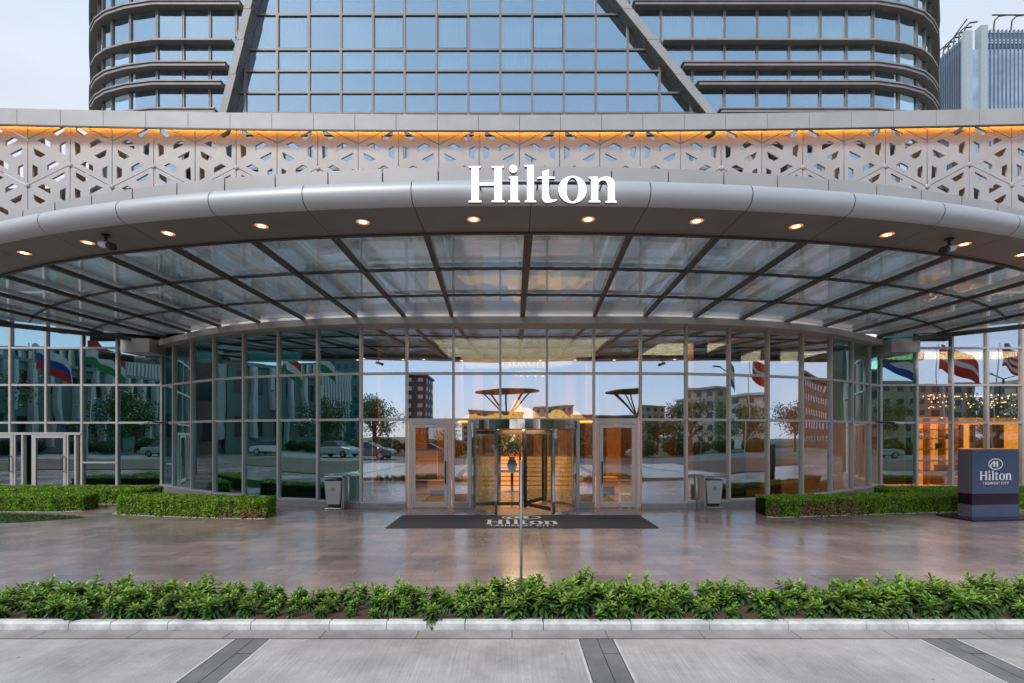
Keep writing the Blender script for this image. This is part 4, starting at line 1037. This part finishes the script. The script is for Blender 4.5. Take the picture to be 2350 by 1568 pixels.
M['plaza'] = gmat('polished_stone_paving', 'plaza'); M['slab'] = gmat('broomed_concrete', 'slab'); M['strip'] = gmat('dark_stone_band', 'strip'); M['gutter'] = gmat('gutter_concrete', 'gutter')
g = MB(); g.quad((-400, -400, -.06), (400, -400, -.06), (400, 400, -.06), (-400, 400, -.06)); struct('ground', g, mat('far_ground', (.10, .13, .07), .95, 0, .3, .05))
g = MB(); g.quad((-60, 6.4, 0), (60, 6.4, 0), (60, 40, 0), (-60, 40, 0)); struct('plaza_paving', g, M['plaza'])
# road: concrete slabs divided by dark bands
g = MB(); sx = [-2.685+3.54*k for k in range(-12, 14)]
sm = MB(); ed = MB()
sx = [-13.42, -9.84, -6.26, -2.68, .866, 4.40, 7.95, 11.5, 15.05]
for i in range(len(sx)-1):
    g.quad((sx[i]+.19+.012, -7.5, 0), (sx[i+1]-.19-.012, -7.5, 0), (sx[i+1]-.19-.012, 5.14, 0), (sx[i]+.19+.012, 5.14, 0))
struct('road', g, M['slab'])
for x in sx:
    sm.quad((x+.018, 4.80, 0), (x+.17, 4.80, 0), (x+.17, 5.14, 0), (x+.018, 5.14, 0))
    for k in range(13):
        y1 = 5.14-k*.93; y0 = y1-.92
        sm.quad((x-.17, y0, .0), (x+.01, y0, .0), (x+.01, y1, .0), (x-.17, y1, .0)); 
        sm.quad((x+.018, y0-.35, .0), (x+.17, y0-.35, .0), (x+.17, y1-.35, .0), (x+.018, y1-.35, .0))
    for e in (-.19, .19): ed.quad((x+e-.012, -7.5, .001), (x+e+.012, -7.5, .001), (x+e+.012, 5.14, .001), (x+e-.012, 5.14, .001))
struct('road_band', sm, M['strip']); struct('road_edging', ed, mat('light_joint_stone', (.58, .56, .54), .7, 0, .15, 10))
g = MB(); g.quad((-40, -7.5, -.012), (40, -7.5, -.012), (40, 5.40, -.012), (-40, 5.40, -.012)); struct('road_bed', g, M['soil'])
g = MB(); x = -14
rnd = random.Random(5)
while x < 15:
    w = 1.0; g.quad((x+.004, 5.155, 0), (x+w-.004, 5.155, 0), (x+w-.004, 5.375, 0), (x+.004, 5.375, 0)); x += w
struct('gutter', g, M['gutter'])
# kerb stones
kb = thing('kerb', 'white granite kerb of separate stones in front of the planting strip', 'kerb', (0, 5.42, 0))
x = -13.2
while x < 14:
    w = rnd.choice((.62, .85, .95, .45, .9)); g = MB(); z1 = .08+rnd.uniform(-.003, .003)
    g.hexa([(x+.004, 5.385), (x+w-.004, 5.385), (x+w-.004, 5.49), (x+.004, 5.49)], -.01, z1-.018)
    g.hexa([(x+.004, 5.386), (x+w-.004, 5.386), (x+w-.004, 5.489), (x+.004, 5.489)], z1-.018, z1, 0, [(x+.01, 5.405), (x+w-.01, 5.405), (x+w-.01, 5.486), (x+.01, 5.486)])
    g.build('kerb_stone', M['kerb'], kb); x += w
g = MB(); nx = 150; ny = 8
for i in range(nx):
    for j in range(ny):
        def h(a, b): return .045+.014*math.sin(a*1.7+b*2.9)+.01*math.sin(a*5.1-b*3.3)
        xa, xb = -14+28*i/nx, -14+28*(i+1)/nx; y_a, y_b = 5.49+.93*j/ny, 5.49+.93*(j+1)/ny
        g.quad((xa, y_a, h(i, j)), (xb, y_a, h(i+1, j)), (xb, y_b, h(i+1, j+1) if j < ny-1 else .0), (xa, y_b, h(i, j+1) if j < ny-1 else .0))
struct('planting_soil', g, M['soil'])
# lawn patch on the left and its blades
lawn = [(-20, 11.6), (-13.5, 11.7), (-11.9, 12.05), (-10.9, 12.7), (-11.4, 12.98), (-14, 13.35), (-20, 13.7)]
g = MB(); g.face([(x, y, .012) for x, y in lawn]); struct('lawn', g, M['soil'])
g = MB(); rnd = random.Random(8); n = 0
def inside(p, poly):
    c = False
    for i in range(len(poly)):
        a, b = poly[i], poly[i-1]
        if (a[1] > p[1]) != (b[1] > p[1]) and p[0] < (b[0]-a[0])*(p[1]-a[1])/(b[1]-a[1])+a[0]: c = not c
    return c
while n < 9000:
    x, y = rnd.uniform(-17, -10.8), rnd.uniform(11.6, 13.7)
    if not inside((x, y), lawn): continue
    n += 1; a = rnd.random()*6.28; hgt_ = rnd.uniform(.025, .05); dx, dy = math.cos(a)*.012, math.sin(a)*.012; lx_, ly_ = rnd.gauss(0, .012), rnd.gauss(0, .012)
    g.face([(x-dx, y-dy, .012), (x+dx, y+dy, .012), (x+lx_, y+ly_, .012+hgt_)])
tag(g.build('grass', M['grass']), 'short green lawn grass at the left edge of the paving', 'grass', kind='stuff')
# ------------------------------------------------------------------ hedges
def hedge(name, pts, depth, h, label, dry=(), seed=1, x0v=None):
    t = thing(name, label, 'hedge', (pts[0][0], pts[0][1], 0), 'clipped box hedges along the paving')
    rnd = random.Random(seed); core = MB(); n = len(pts)
    P_ = [Vector(p) for p in pts]; Nn = []
    for i in range(n):
        q = (P_[min(i+1, n-1)]-P_[max(i-1, 0)]).normalized(); Nn.append(Vector((-q.y, q.x)))
    for i in range(n-1):
        a, b = P_[i]+Nn[i]*.05, P_[i+1]+Nn[i+1]*.05; c, d = P_[i+1]+Nn[i+1]*(depth-.05), P_[i]+Nn[i]*(depth-.05)
        core.hexa([tuple(a), tuple(b), tuple(c), tuple(d)], .0, h-.05)
    core.build('branches', mat('hedge_inner_twigs', (.03, .04, .012), .95), t)
    g = MB(); total = sum((P_[i+1]-P_[i]).length for i in range(n-1))
    def leafq(p, nrm, mi):
        s = rnd.uniform(.015, .032); v = Vector((rnd.gauss(0, 1), rnd.gauss(0, 1), rnd.gauss(0, 1))).normalized()
        nn = (nrm*.8+v*1.3).normalized(); a = nn.cross(Vector((rnd.gauss(0, 1), rnd.gauss(0, 1), rnd.gauss(0, 1)))).normalized(); b = nn.cross(a)
        g.quad(p-a*s, p-b*s*.55, p+a*s, p+b*s*.55, mi)
    for i in range(n-1):
        Ls = (P_[i+1]-P_[i]).length
        for k in range(int(Ls*(h+depth*.8)*2600)):
            f = rnd.random(); base = P_[i].lerp(P_[i+1], f); nr = Nn[i].lerp(Nn[i+1], f).normalized()
            lump = .028*math.sin(base.x*7+seed)+.018*math.sin(base.x*19+seed*2)
            if rnd.random() < h/(h+depth*.8):
                z = rnd.uniform(.015, h); d = rnd.uniform(-.02, .05)+lump*.8; p = Vector((*(base+nr*d), z+rnd.uniform(-.01, .01))); nm = Vector((-nr.x, -nr.y, .3))
            else:
                d = rnd.random()**.8*depth; p = Vector((*(base+nr*d), h+rnd.uniform(-.03, .012)+lump*.6+(rnd.uniform(.01, .05) if rnd.random() < .05 else 0))); nm = Vector((0, 0, 1))
            mi = 0
            for (xa, xb, ztop_) in dry:
                if xa < p.x < xb and p.z < ztop_+.05*math.sin(p.x*14) and rnd.random() < .8: mi = 1
            leafq(p, nm, mi)
    for e, s in ((0, -1), (n-1, 1)):
        q = (P_[min(e+1, n-1)]-P_[max(e-1, 0)]).normalized()*s
        for k in range(int(depth*h*3200)):
            base = P_[e]+Nn[e]*rnd.uniform(0, depth)+q*rnd.uniform(-.04, .02); leafq(Vector((*base, rnd.uniform(.01, h))), Vector((q.x, q.y, .2)), 0)
    g.build('leaves', [M['hedge'], M['hedge_dry']], t)
    g = MB()
    for k in range(int(total*60)):
        f = rnd.random()*(n-1); i = int(f); base = P_[i].lerp(P_[i+1], f-i)-Nn[i]*(abs(rnd.gauss(0, .04))+.01); s = rnd.uniform(.006, .015)
        g.hexa([(base.x-s, base.y-s*.8), (base.x+s, base.y-s), (base.x+s*.9, base.y+s), (base.x-s, base.y+s*.7)], .0, s*.9, 0, [(base.x-s*.6, base.y-s*.5), (base.x+s*.6, base.y-s*.6), (base.x+s*.5, base.y+s*.6), (base.x-s*.6, base.y+s*.4)])
    tag(g.build('pebbles', M['pebble']), 'white pebbles scattered along the foot of the %s' % label, 'gravel', kind='stuff')
hedge('hedge', [(-16.5, 14.05), (-14, 13.85), (-12.6, 13.75), (-12.0, 13.95)], .9, .43, 'clipped green hedge at the left edge beside the lawn', seed=1)
hedge('hedge', [(-10.85, 13.75), (-10.6, 13.35), (-9.5, 13.1), (-8, 12.8), (-6.5, 12.62), (-6.28, 12.66)], .95, .45, 'clipped green hedge with dry twigs at its right end, left of the entrance', dry=((-7.5, -7.1, .2), (-6.95, -6.25, .24)), seed=2)
hedge('hedge', [(-17.5, 15.55), (-14, 15.4), (-11.6, 15.3)], 1.2, .43, 'clipped green hedge against the left wing glass, behind two other hedges', seed=3)
hedge('hedge', [(6.62, 12.92), (6.8, 12.83), (8, 13.05), (10, 13.4), (12, 13.75), (15, 14.2)], .95, .44, 'clipped green hedge with a wide dry brown patch, right of the entrance', dry=((6.5, 6.85, .3), (7.5, 9.35, .34)), seed=4)
hedge('hedge', [(11.9, 15.6), (13, 15.5), (17.5, 15.6)], .9, .42, 'clipped green hedge against the right wing glass behind the sign block', seed=5)
# ------------------------------------------------------------------ planting strip: broad-leaved shrubs
def leaf(g, base, dirv, upv, L_, w, mi, droop):
    d = dirv.normalized(); s = d.cross(upv).normalized(); u = s.cross(d).normalized(); k = len(g.v)
    prof = [(0, .12), (.25, .75), (.55, 1.0), (.8, .66), (1, .03)]
    for t, ww in prof:
        c = base + d*(L_*t) - Vector((0, 0, 1))*(droop*L_*t*t) ; hw = w*ww/2
        g.v += [tuple(c - s*hw + u*hw*.45), tuple(c), tuple(c + s*hw + u*hw*.45)]
    for i in range(4):
        for j in range(2):
            a = k+i*3+j; g.f.append((a, a+1, a+4, a+3)); g.m.append(mi)
def shrub(seed):
    rnd = random.Random(seed); t = thing('leafy_shrub', None, 'shrub', world=False); g = MB(); sg = MB()
    for s in range(rnd.randint(6, 8)):
        an = rnd.random()*6.28; lean = rnd.uniform(.05, .55); H = rnd.uniform(.13, .30)*(1.15-.45*lean)
        root = Vector((rnd.gauss(0, .025), rnd.gauss(0, .025), 0)); tip = root+Vector((math.cos(an)*lean*H*1.2, math.sin(an)*lean*H*1.2, H))
        sg.tube([root, root.lerp(tip, .5)+Vector((0, 0, .01)), tip], [.006, .005, .004], 5, cap=False)
        n = rnd.randint(17, 23)
        for i in range(n):
            f = i/(n-1); base = root.lerp(tip, .30+.70*f); a = i*2.4+an
            el = -.15+1.15*f**1.6; L_ = (.145-.055*f**2)*rnd.uniform(.8, 1.15)
            d = Vector((math.cos(a)*math.cos(el), math.sin(a)*math.cos(el), math.sin(el)))
            leaf(g, base, d, Vector((0, 0, 1)) if abs(d.z) < .95 else Vector((1, 0, 0)), L_, L_*rnd.uniform(.34, .42), 1 if f > .62 else 0, .55*(1-f)+.12)
    g.build('foliage', [M['leaf'], M['leaf_new']], t); sg.build('stems', M['stem'], t); return t
protos = [shrub(20+i) for i in range(6)]
rnd = random.Random(77); first = [True]*6; cnt = 0
def hv(x): return 1+.16*math.sin(x*1.3+1)+.10*math.sin(x*3.1)+(.12 if x > .0 else -.04)
for row, (yy, st_) in enumerate(((5.61, .30), (5.82, .225), (6.04, .22), (6.24, .25))):
    x = -6.4-row*.3
    while x < 6.6+row*.3:
        k = rnd.randrange(6); 
        if first[k]: o = protos[k]; first[k] = False
        else: o = dup(protos[k])
        sc_ = rnd.uniform(.58, 1.0)*hv(x)*.93*(.86 if row == 0 else 1.0)
        o.location = (x+rnd.gauss(0, .035), yy+rnd.gauss(0, .03), .035); o.rotation_euler = (rnd.gauss(0, .06), rnd.gauss(0, .06), rnd.random()*6.28); o.scale = (sc_*1.05, sc_*1.05, sc_)
        tag(o, 'leafy green broad-leaved shrub growing in the planting strip behind the white kerb', 'shrub', 'leafy shrubs in the planting strip')
        x += st_*rnd.uniform(.85, 1.15); cnt += 1
for k in range(6):
    if first[k]:
        for ch in list(protos[k].children): bpy.data.objects.remove(ch)
        bpy.data.objects.remove(protos[k])

# ================================================================== what stands across the road, behind the camera (seen in the glass)
def car(x, y, yaw, col, lab):
    t = thing('parked_car', lab, 'car', world=False, group='cars parked across the road')
    body = [(-2.2, .35), (-2.25, .62), (-2.1, .88), (-1.35, .98), (1.25, .96), (2.15, .78), (2.25, .5), (2.2, .3)]
    cab = [(-1.75, .95), (-1.15, 1.40), (-.6, 1.47), (.25, 1.45), (1.15, .95)]
    def ext(prof, w0, w1, zc):
        g = MB(); n = len(prof)
        zs = [p[1] for p in prof]; zm, zM = min(zs), max(zs)
        for s in (-1, 1):
            k = len(g.v)
            g.v += [(p[0], s*(w0+(w1-w0)*(p[1]-zm)/(zM-zm)), p[1]) for p in prof]
            g.f.append(tuple(range(k, k+n)) if s < 0 else tuple(range(k+n-1, k-1, -1))); g.m.append(0)
        for i in range(n): j = (i+1) % n; g.f.append((i, n+i, n+j, j)); g.m.append(0)
        return g
    ext(body, .88, .84, 0).build('body', mat('car_paint', col, .25, .2, .02, coat=.6), t, bevel=.05)
    ext(cab, .80, .60, 0).build('cabin_glass', mat('car_glass', (.015, .02, .025), .08), t)
    g = MB(); g.box(-1.05, .2, -.59, .59, 1.462, 1.49); g.build('roof', mat('car_paint', col, .25, .2, .02, coat=.6), t)
    for xx in (-1.4, 1.4):
        for s in (-1, 1):
            g = MB(); g.tube([(xx, s*.70, .32), (xx, s*.90, .32)], .32, 20); w = g.build('tyre', M['black'], t)
            g = MB(); g.tube([(xx, s*.895, .32), (xx, s*.915, .32)], .2, 14); g.build('rim', M['steel'], w)
    t.location = (x, y, 0); t.rotation_euler = (0, 0, R(yaw))
for i, (x, y, yaw, col, lab) in enumerate(((-34, -13, 5, (.5, .5, .5), 'silver saloon car parked on the far left across the road'), (-27, -13.5, 3, (.62, .62, .62), 'white saloon car parked across the road'), (-16, -13, 0, (.06, .07, .1), 'dark blue saloon car parked across the road'), (-7, -13, 0, (.5, .5, .52), 'pale grey saloon car parked across the road'),
    (3, -13, 0, (.03, .05, .12), 'navy saloon car parked across the road'), (12, -13.4, 0, (.62, .62, .62), 'white saloon car on the right across the road'), (24, -13, 0, (.4, .05, .04), 'red saloon car on the right across the road'), (36, -13, 0, (.5, .5, .5), 'silver saloon car on the far right across the road'), (46, -6, 40, (.6, .6, .6), 'white saloon car at the bend on the far right'), (-46, -5, -30, (.6, .6, .6), 'white saloon car at the bend on the far left'))):
    car(x, y, yaw, col, lab)
g = MB(); g.quad((-120, -19, -.02), (120, -19, -.02), (120, -7.5, -.02), (-120, -7.5, -.02)); struct('far_road', g, mat('asphalt', (.11, .11, .115), .8, 0, .15, 2))
g = MB(); g.quad((-200, -70, -.03), (200, -70, -.03), (200, -19, -.03), (-200, -19, -.03)); struct('park_lawn', g, mat('park_grass', (.035, .065, .022), .9, 0, .3, .4))
def tree(x, y, s, seed, lab):
    rnd = random.Random(seed); t = thing('park_tree', lab, 'tree', (x, y, 0), 'park trees across the road'); g = MB()
    g.tube([(x, y, 0), (x+.1, y, 1.4*s), (x, y+.1, 2.8*s)], [.16*s, .12*s, .07*s], 8)
    for i in range(6):
        a = i*1.05; g.tube([(x, y, (1.2+.25*i)*s), (x+math.cos(a)*1.0*s, y+math.sin(a)*1.0*s, (2.3+.3*i)*s)], [.06*s, .025*s], 6)
    g.build('trunk', M['bark'], t)
    g = MB(); cl = [(rnd.gauss(0, .95), rnd.gauss(0, .95), rnd.uniform(1.9, 4.6)) for _ in range(20)]
    for i in range(2600):
        c = rnd.choice(cl); v = Vector((rnd.gauss(0, .42), rnd.gauss(0, .42), rnd.gauss(0, .36))); p = Vector((x, y, 0))+(Vector(c)+v)*s
        a = Vector((rnd.gauss(0, 1), rnd.gauss(0, 1), rnd.gauss(0, 1))).normalized(); b = a.cross(Vector((rnd.gauss(0, 1), rnd.gauss(0, 1), rnd.gauss(0, 1)))).normalized()
        g.quad(p-a*.10*s, p-b*.06*s, p+a*.10*s, p+b*.06*s)
    g.build('crown', M['tree'], t)
for i, (x, y, s) in enumerate(((-48, -24, 1.5), (-40, -28, 1.3), (-31, -26, 1.7), (-24, -33, 1.4), (-16, -30, 1.1), (-8, -36, .9), (8, -38, .9), (17, -34, 1.0), (26, -30, 1.2), (35, -34, 1.1), (44, -27, 1.3), (56, -22, 1.3), (-56, -14, 1.9), (-60, -2, 1.6), (62, -8, 1.4), (-52, -30, 1.5), (-44, -22, 1.2), (-36, -23, 1.3), (-28, -24, 1.2), (-20, -24, 1.2), (-12, -25, .9), (22, -25, .9), (31, -24, 1.), (40, -30, 1.3), (50, -32, 1.4), (66, -30, 1.5), (-3, -28, .7), (13, -28, .8))):
    tree(x, y, s, 40+i, ['bushy', 'broad', 'slender'][i % 3]+' green park tree across the road, %s' % ['far left', 'second', 'third', 'fourth', 'fifth', 'sixth', 'left of centre', 'right of centre', 'ninth', 'tenth', 'eleventh', 'twelfth', 'by the hall', 'nearest the hall', 'far right', 'behind the leftmost', 'fourteenth', 'low one by the kerb', 'near the white car', 'near the dark blue car', 'small one near the pale car', 'beside the red car', 'behind the red car', 'behind the flags', 'behind the striped flag', 'by the apartment blocks', 'smallest, left of centre', 'smallest, right of centre'][i])
bush = None
rnd = random.Random(61)
for i in range(30):
    x = -58+i*4+rnd.uniform(-1, 1)
    if bush is None:
        bush = thing('park_shrub', None, 'shrub', world=False); g = MB()
        for j in range(1500):
            v = Vector((rnd.gauss(0, 1), rnd.gauss(0, 1), rnd.gauss(0, 1))).normalized()*rnd.uniform(.7, 1.0); p = Vector((v.x*2.1, v.y*.9, .9+v.z*.95))
            if p.z < 0: continue
            a = Vector((rnd.gauss(0, 1), rnd.gauss(0, 1), rnd.gauss(0, 1))).normalized(); b = a.cross(v).normalized(); g.quad(p-a*.14, p-b*.09, p+a*.14, p+b*.09)
        g.build('foliage', M['tree'], bush); o = bush
    else: o = dup(bush)
    o.location = (x, -20.5+rnd.uniform(-.8, .8), 0); o.rotation_euler = (0, 0, rnd.uniform(-.3, .3)); k_ = rnd.uniform(.75, 1.35); o.scale = (k_, k_, k_)
    tag(o, 'rounded green park shrub in the row along the far side of the road', 'shrub', 'park shrubs across the road')
def block(name, lab, x0, x1, y0, y1, h, wallm, storeys, winm, nf=0, finm=None):
    t = thing(name, lab, 'building', ((x0+x1)/2, (y0+y1)/2, 0)); g = MB(); g.box(x0, x1, y0, y1, -.02, h); g.build('wall', wallm, t)
    g = MB(); k = max(3, int((x1-x0)/2.3)); kz = storeys; e = .04; dy = (y1-y0)
    for j in range(kz):
        zz = h*(j+.35)/kz; hh = h/kz*.45
        for i in range(k):
            xx = x0+(x1-x0)*(i+.3)/k; g.box(xx, xx+(x1-x0)/k*.45, y1+.02, y1+e, zz, zz+hh)
        ky = max(2, int(dy/3.2))
        for i in range(ky):
            yy = y0+dy*(i+.3)/ky
            g.box(x1+.02, x1+e, yy, yy+dy/ky*.45, zz, zz+hh); g.box(x0-e, x0-.02, yy, yy+dy/ky*.45, zz, zz+hh)
    o = g.build('windows', winm, t); tag(o, kind='stuff')
    g = MB(); g.box(x0-.4, x1+.4, y0-.4, y1+.4, h, h+.5); g.build('roof', wallm, t)
    if nf:
        g = MB()
        for i in range(nf):
            xx = x0+(x1-x0)*i/nf; hh = h*(.45+.5*abs(math.sin(i*1.9)))
            g.box(xx, xx+.5, y1+.05, y1+.9, h-hh, h)
        for i in range(nf):
            yy = y0+dy*i/nf; hh = h*(.45+.5*abs(math.sin(i*2.3)))
            g.box(x1+.05, x1+.9, yy, yy+.5, h-hh, h)
        g.build('fins', finm, t)
bw1 = mat('teal_metal_facade', (.045, .13, .16), .4, .2); bw2 = mat('sand_facade', (.32, .27, .22), .8, var=.3, vscale=.3); bw4 = mat('pale_stone_facade', (.40, .38, .35), .8, var=.3, vscale=.3); bw5 = mat('brick_facade', (.20, .12, .09), .8, var=.3, vscale=.3); bw3 = mat('green_grey_facade', (.16, .24, .22), .7); dkw = mat('dark_reflected_window', (.02, .03, .035), .2); bwh = mat('pale_fin', (.55, .58, .55), .6)
block('shopping_centre', 'teal metal clad shopping centre across the park on the left', -120, -72, -75, -50, 17, bw1, 3, dkw, 26, bwh)
block('exhibition_hall', 'green grey hall with pale vertical fins left across the road', -75, -58, -48, 6, 11, bw3, 2, dkw, 22, bwh)
block('reflection_block', 'unseen brown block added to darken reflections near the left corner of the curved glass', -64, -52, 9, 46, 13, mat('reflection_block_brown', (.12, .08, .06), .6), 3, dkw, 14, M['wood_dark'])  # unseen dark mass added to replace bright sky in the corner panes
block('reflection_block', 'unseen brown block added to darken reflections near the right corner of the curved glass', 54, 66, 9, 46, 12, mat('reflection_block_brown', (.12, .08, .06), .6), 3, dkw, 14, M['wood_dark'])  # right-hand counterpart, also added only for the reflections
block('office_block', 'tall teal glass office block behind the shopping centre', -100, -84, -110, -96, 48, bw1, 14, dkw)
block('timber_tower', 'dark tower with pale floors across the park', -34, -20, -90, -80, 15, mat('dark_lattice_wall', (.03, .035, .05), .6), 8, bwh)
for i, (x0, x1, y, h) in enumerate(((-16, 4, -150, 11), (8, 22, -145, 12.5), (24, 48, -160, 10), (50, 74, -140, 12), (76, 100, -120, 14), (66, 92, -90, 11), (70, 90, -60, 12), (78, 96, -30, 10), (84, 110, 0, 12))):
    block('apartment_block', 'sand coloured low apartment block on the skyline across the park, %s' % ['far left', 'second', 'third', 'fourth', 'fifth', 'sixth', 'seventh', 'eighth', 'rightmost'][i], x0, x1, y-14, y, h, (bw2, bw4, bw5)[i % 3], 5, dkw)
def flagpole(x, y, h, cols_, lab, canton=False):
    t = thing('flagpole', 'tall grey flagpole carrying the %s' % lab, 'flagpole', (x, y, 0), 'flagpoles across the road'); g = MB(); g.tube([(x, y, 0), (x, y, h)], [.07, .04], 8); g.build('pole_shaft', M['steel'], t)
    f = thing('flag', 'waving %s on its flagpole' % lab, 'flag', (x, y, h-1.2)); g = MB(); k = 14; n = len(cols_)
    for i in range(k):
        for j in range(n):
            def pt(a, b): 
                u = a/k; return (x+.05+3.3*u, y+.35*math.sin(u*6+x), h-.1-2.3*b/n-1.9*u*u+.12*math.sin(u*9))
            g.quad(pt(i, j), pt(i+1, j), pt(i+1, j+1), pt(i, j+1), n if canton and i < 6 and j < 4 else j)
    g.build('cloth', [mat('flag_cloth', c, .8) for c in list(cols_)+[(.02, .04, .2)]], f)
RED, WHT, BLU, GRN, CYN = (.45, .02, .02), (.6, .6, .6), (.02, .05, .3), (.02, .2, .06), (.02, .3, .4)
for x, y, h, c, lab in ((-52, -9, 10.5, [RED, WHT, RED], 'red and white flag at the far left'), (-44.7, -10, 10.8, [WHT, BLU, RED], 'white, blue and red flag'), (-39.8, -10, 11.2, [RED, WHT, GRN], 'red, white and green flag'), (-28, -10, 11, [BLU, WHT, GRN], 'blue, white and green flag on the left'),
                        (34, -10, 10.8, [GRN, WHT, BLU], 'green, white and blue flag'), (40, -10, 10.8, [RED, RED, WHT, RED, RED], 'red flag with a white bar'), (45.5, -10, 10.8, [RED, WHT, RED, WHT, RED, WHT, RED], 'red and white striped flag'), (53, -9, 10.6, [BLU, CYN], 'blue and turquoise flag'), (60, -4, 10.6, [GRN, RED], 'green and red flag at the far right')):
    flagpole(x, y, h, c, lab, lab.startswith('red and white striped'))
for x, y in ((-20, -9), (30, -11), (52, -16)):
    t = thing('street_lamp', 'grey two-armed street lamp across the road, %s' % {-20: 'on the left', 30: 'in the middle', 52: 'on the right'}[x], 'street lamp', (x, y, 0)); g = MB(); g.tube([(x, y, 0), (x, y, 8)], .07, 8); g.tube([(x-1.3, y, 8.6), (x, y, 8), (x+1.1, y, 8.3)], .05, 6); g.build('lamp_pole', M['black'], t)
    g = MB(); g.box(x-1.9, x-1.2, y-.12, y+.12, 8.55, 8.65); g.build('lamp_head', M['black'], t)
for x, s in ((-.8, 1.), (19, 1.)):
    y = -45; t = thing('canopy_tree_structure', 'umbrella shaped steel shelter standing in the park, %s' % ('left' if x < 5 else 'right'), 'shelter', (x, y, 0)); g = MB()
    for i in range(8):
        a = i*math.pi/4; g.tube([(x, y, 0), (x, y, 5), (x+math.cos(a)*3.5, y+math.sin(a)*3.5, 8.6)], .12, 6)
    g.build('branching_column', M['black'], t); g = MB(); g.lathe([(.1, 8.4), (4.8, 8.7), (4.8, 8.85), (.1, 8.6)], 18, (x, y, 0)); g.build('shelter_roof', M['brown_wall'], t)

# ================================================================== sky, sun, camera
sc = bpy.context.scene
w = bpy.data.worlds.new('World'); sc.world = w; w.use_nodes = True; nt = w.node_tree; nt.nodes.clear(); N, L = nt.nodes, nt.links
out = N.new('ShaderNodeOutputWorld'); bg = N.new('ShaderNodeBackground'); L.new(bg.outputs[0], out.inputs[0])
sky = N.new('ShaderNodeTexSky'); sky.sky_type = 'NISHITA'; sky.sun_disc = False; sky.sun_elevation = R(42); sky.sun_rotation = R(215); sky.air_density = 1.; sky.dust_density = .6; sky.ozone_density = 1.6
tc = N.new('ShaderNodeTexCoord'); n = N.new('ShaderNodeTexNoise'); n.inputs['Scale'].default_value = 1.7; n.inputs['Detail'].default_value = 7; n.inputs['Roughness'].default_value = .55
mp = N.new('ShaderNodeMapping'); mp.inputs['Scale'].default_value = (1, 1, 2.6); L.new(tc.outputs['Generated'], mp.inputs[0]); L.new(mp.outputs[0], n.inputs['Vector'])
sp = N.new('ShaderNodeSeparateXYZ'); L.new(tc.outputs['Generated'], sp.inputs[0])
mr = N.new('ShaderNodeMapRange'); mr.inputs[1].default_value = -.35; mr.inputs[2].default_value = .5; mr.inputs[3].default_value = .0; mr.inputs[4].default_value = .97; L.new(sp.outputs['Y'], mr.inputs[0])
nr = N.new('ShaderNodeMapRange'); nr.inputs[1].default_value = .35; nr.inputs[2].default_value = .7; nr.inputs[3].default_value = -.10; nr.inputs[4].default_value = .48; L.new(n.outputs[0], nr.inputs[0])
ad = N.new('ShaderNodeMath'); ad.operation = 'ADD'; ad.use_clamp = True; L.new(mr.outputs[0], ad.inputs[0]); L.new(nr.outputs[0], ad.inputs[1])
cc = N.new('ShaderNodeValToRGB'); cc.color_ramp.elements[0].color = (.86, .86, .93, 1); cc.color_ramp.elements[1].color = (.60, .75, .93, 1); cc.color_ramp.elements[0].position = .28; cc.color_ramp.elements[1].position = .66
L.new(sp.outputs['Z'], cc.inputs[0])
cs = N.new('ShaderNodeVectorMath'); cs.operation = 'SCALE'; cs.inputs['Scale'].default_value = 4.9; L.new(cc.outputs[0], cs.inputs[0])
nv = N.new('ShaderNodeMapRange'); nv.inputs[1].default_value = .32; nv.inputs[2].default_value = .68; nv.inputs[3].default_value = 4.35; nv.inputs[4].default_value = 5.3; L.new(n.outputs[0], nv.inputs[0]); L.new(nv.outputs[0], cs.inputs['Scale'])
mx = N.new('ShaderNodeMix'); mx.data_type = 'RGBA'; L.new(ad.outputs[0], mx.inputs[0]); 
cb = N.new('ShaderNodeValToRGB'); e = cb.color_ramp.elements; e[0].position = 0; e[0].color = (.66, .66, .80, 1); e[1].position = .62; e[1].color = (.32, .43, .56, 1)
q = e.new(.12); q.color = (.52, .62, .84, 1); q = e.new(.33); q.color = (.37, .48, .62, 1); L.new(sp.outputs['Z'], cb.inputs[0])
cb2 = N.new('ShaderNodeVectorMath'); cb2.operation = 'SCALE'; cb2.inputs['Scale'].default_value = 6.9; L.new(cb.outputs[0], cb2.inputs[0])
bm = N.new('ShaderNodeMix'); bm.data_type = 'RGBA'; bm.inputs[0].default_value = .78; L.new(sky.outputs[0], bm.inputs[6]); L.new(cb2.outputs[0], bm.inputs[7])
L.new(bm.outputs[2], mx.inputs[6]); L.new(cs.outputs[0], mx.inputs[7])
L.new(mx.outputs[2], bg.inputs[0]); bg.inputs[1].default_value = .15
s = bpy.data.lights.new('sun', 'SUN'); s.energy = 1.6; s.angle = R(14); s.color = (1, .95, .88); so = bpy.data.objects.new('sun', s); C.objects.link(so)
d = Vector((.55, .75, -.85)); so.rotation_euler = d.to_track_quat('-Z', 'Y').to_euler()
cam = bpy.data.cameras.new('camera'); co = bpy.data.objects.new('camera', cam); C.objects.link(co); co.location = (0, 0, EYE); co.rotation_euler = (R(90), 0, 0)
cam.sensor_width = 36; cam.lens = 36*FP/2350; cam.shift_y = 216.3/2350; cam.clip_end = 2000; cam.clip_start = .05
sc.camera = co
sc.view_settings.view_transform = 'Standard'; sc.view_settings.look = 'None'; sc.view_settings.gamma = 1; sc.view_settings.exposure = .52
sc.cycles.max_bounces = 9; sc.cycles.transparent_max_bounces = 24; sc.cycles.diffuse_bounces = 4; sc.cycles.glossy_bounces = 5; sc.cycles.transmission_bounces = 6
sc.cycles.use_denoising = True; sc.cycles.caustics_reflective = False; sc.cycles.caustics_refractive = False; sc.cycles.sample_clamp_indirect = 6
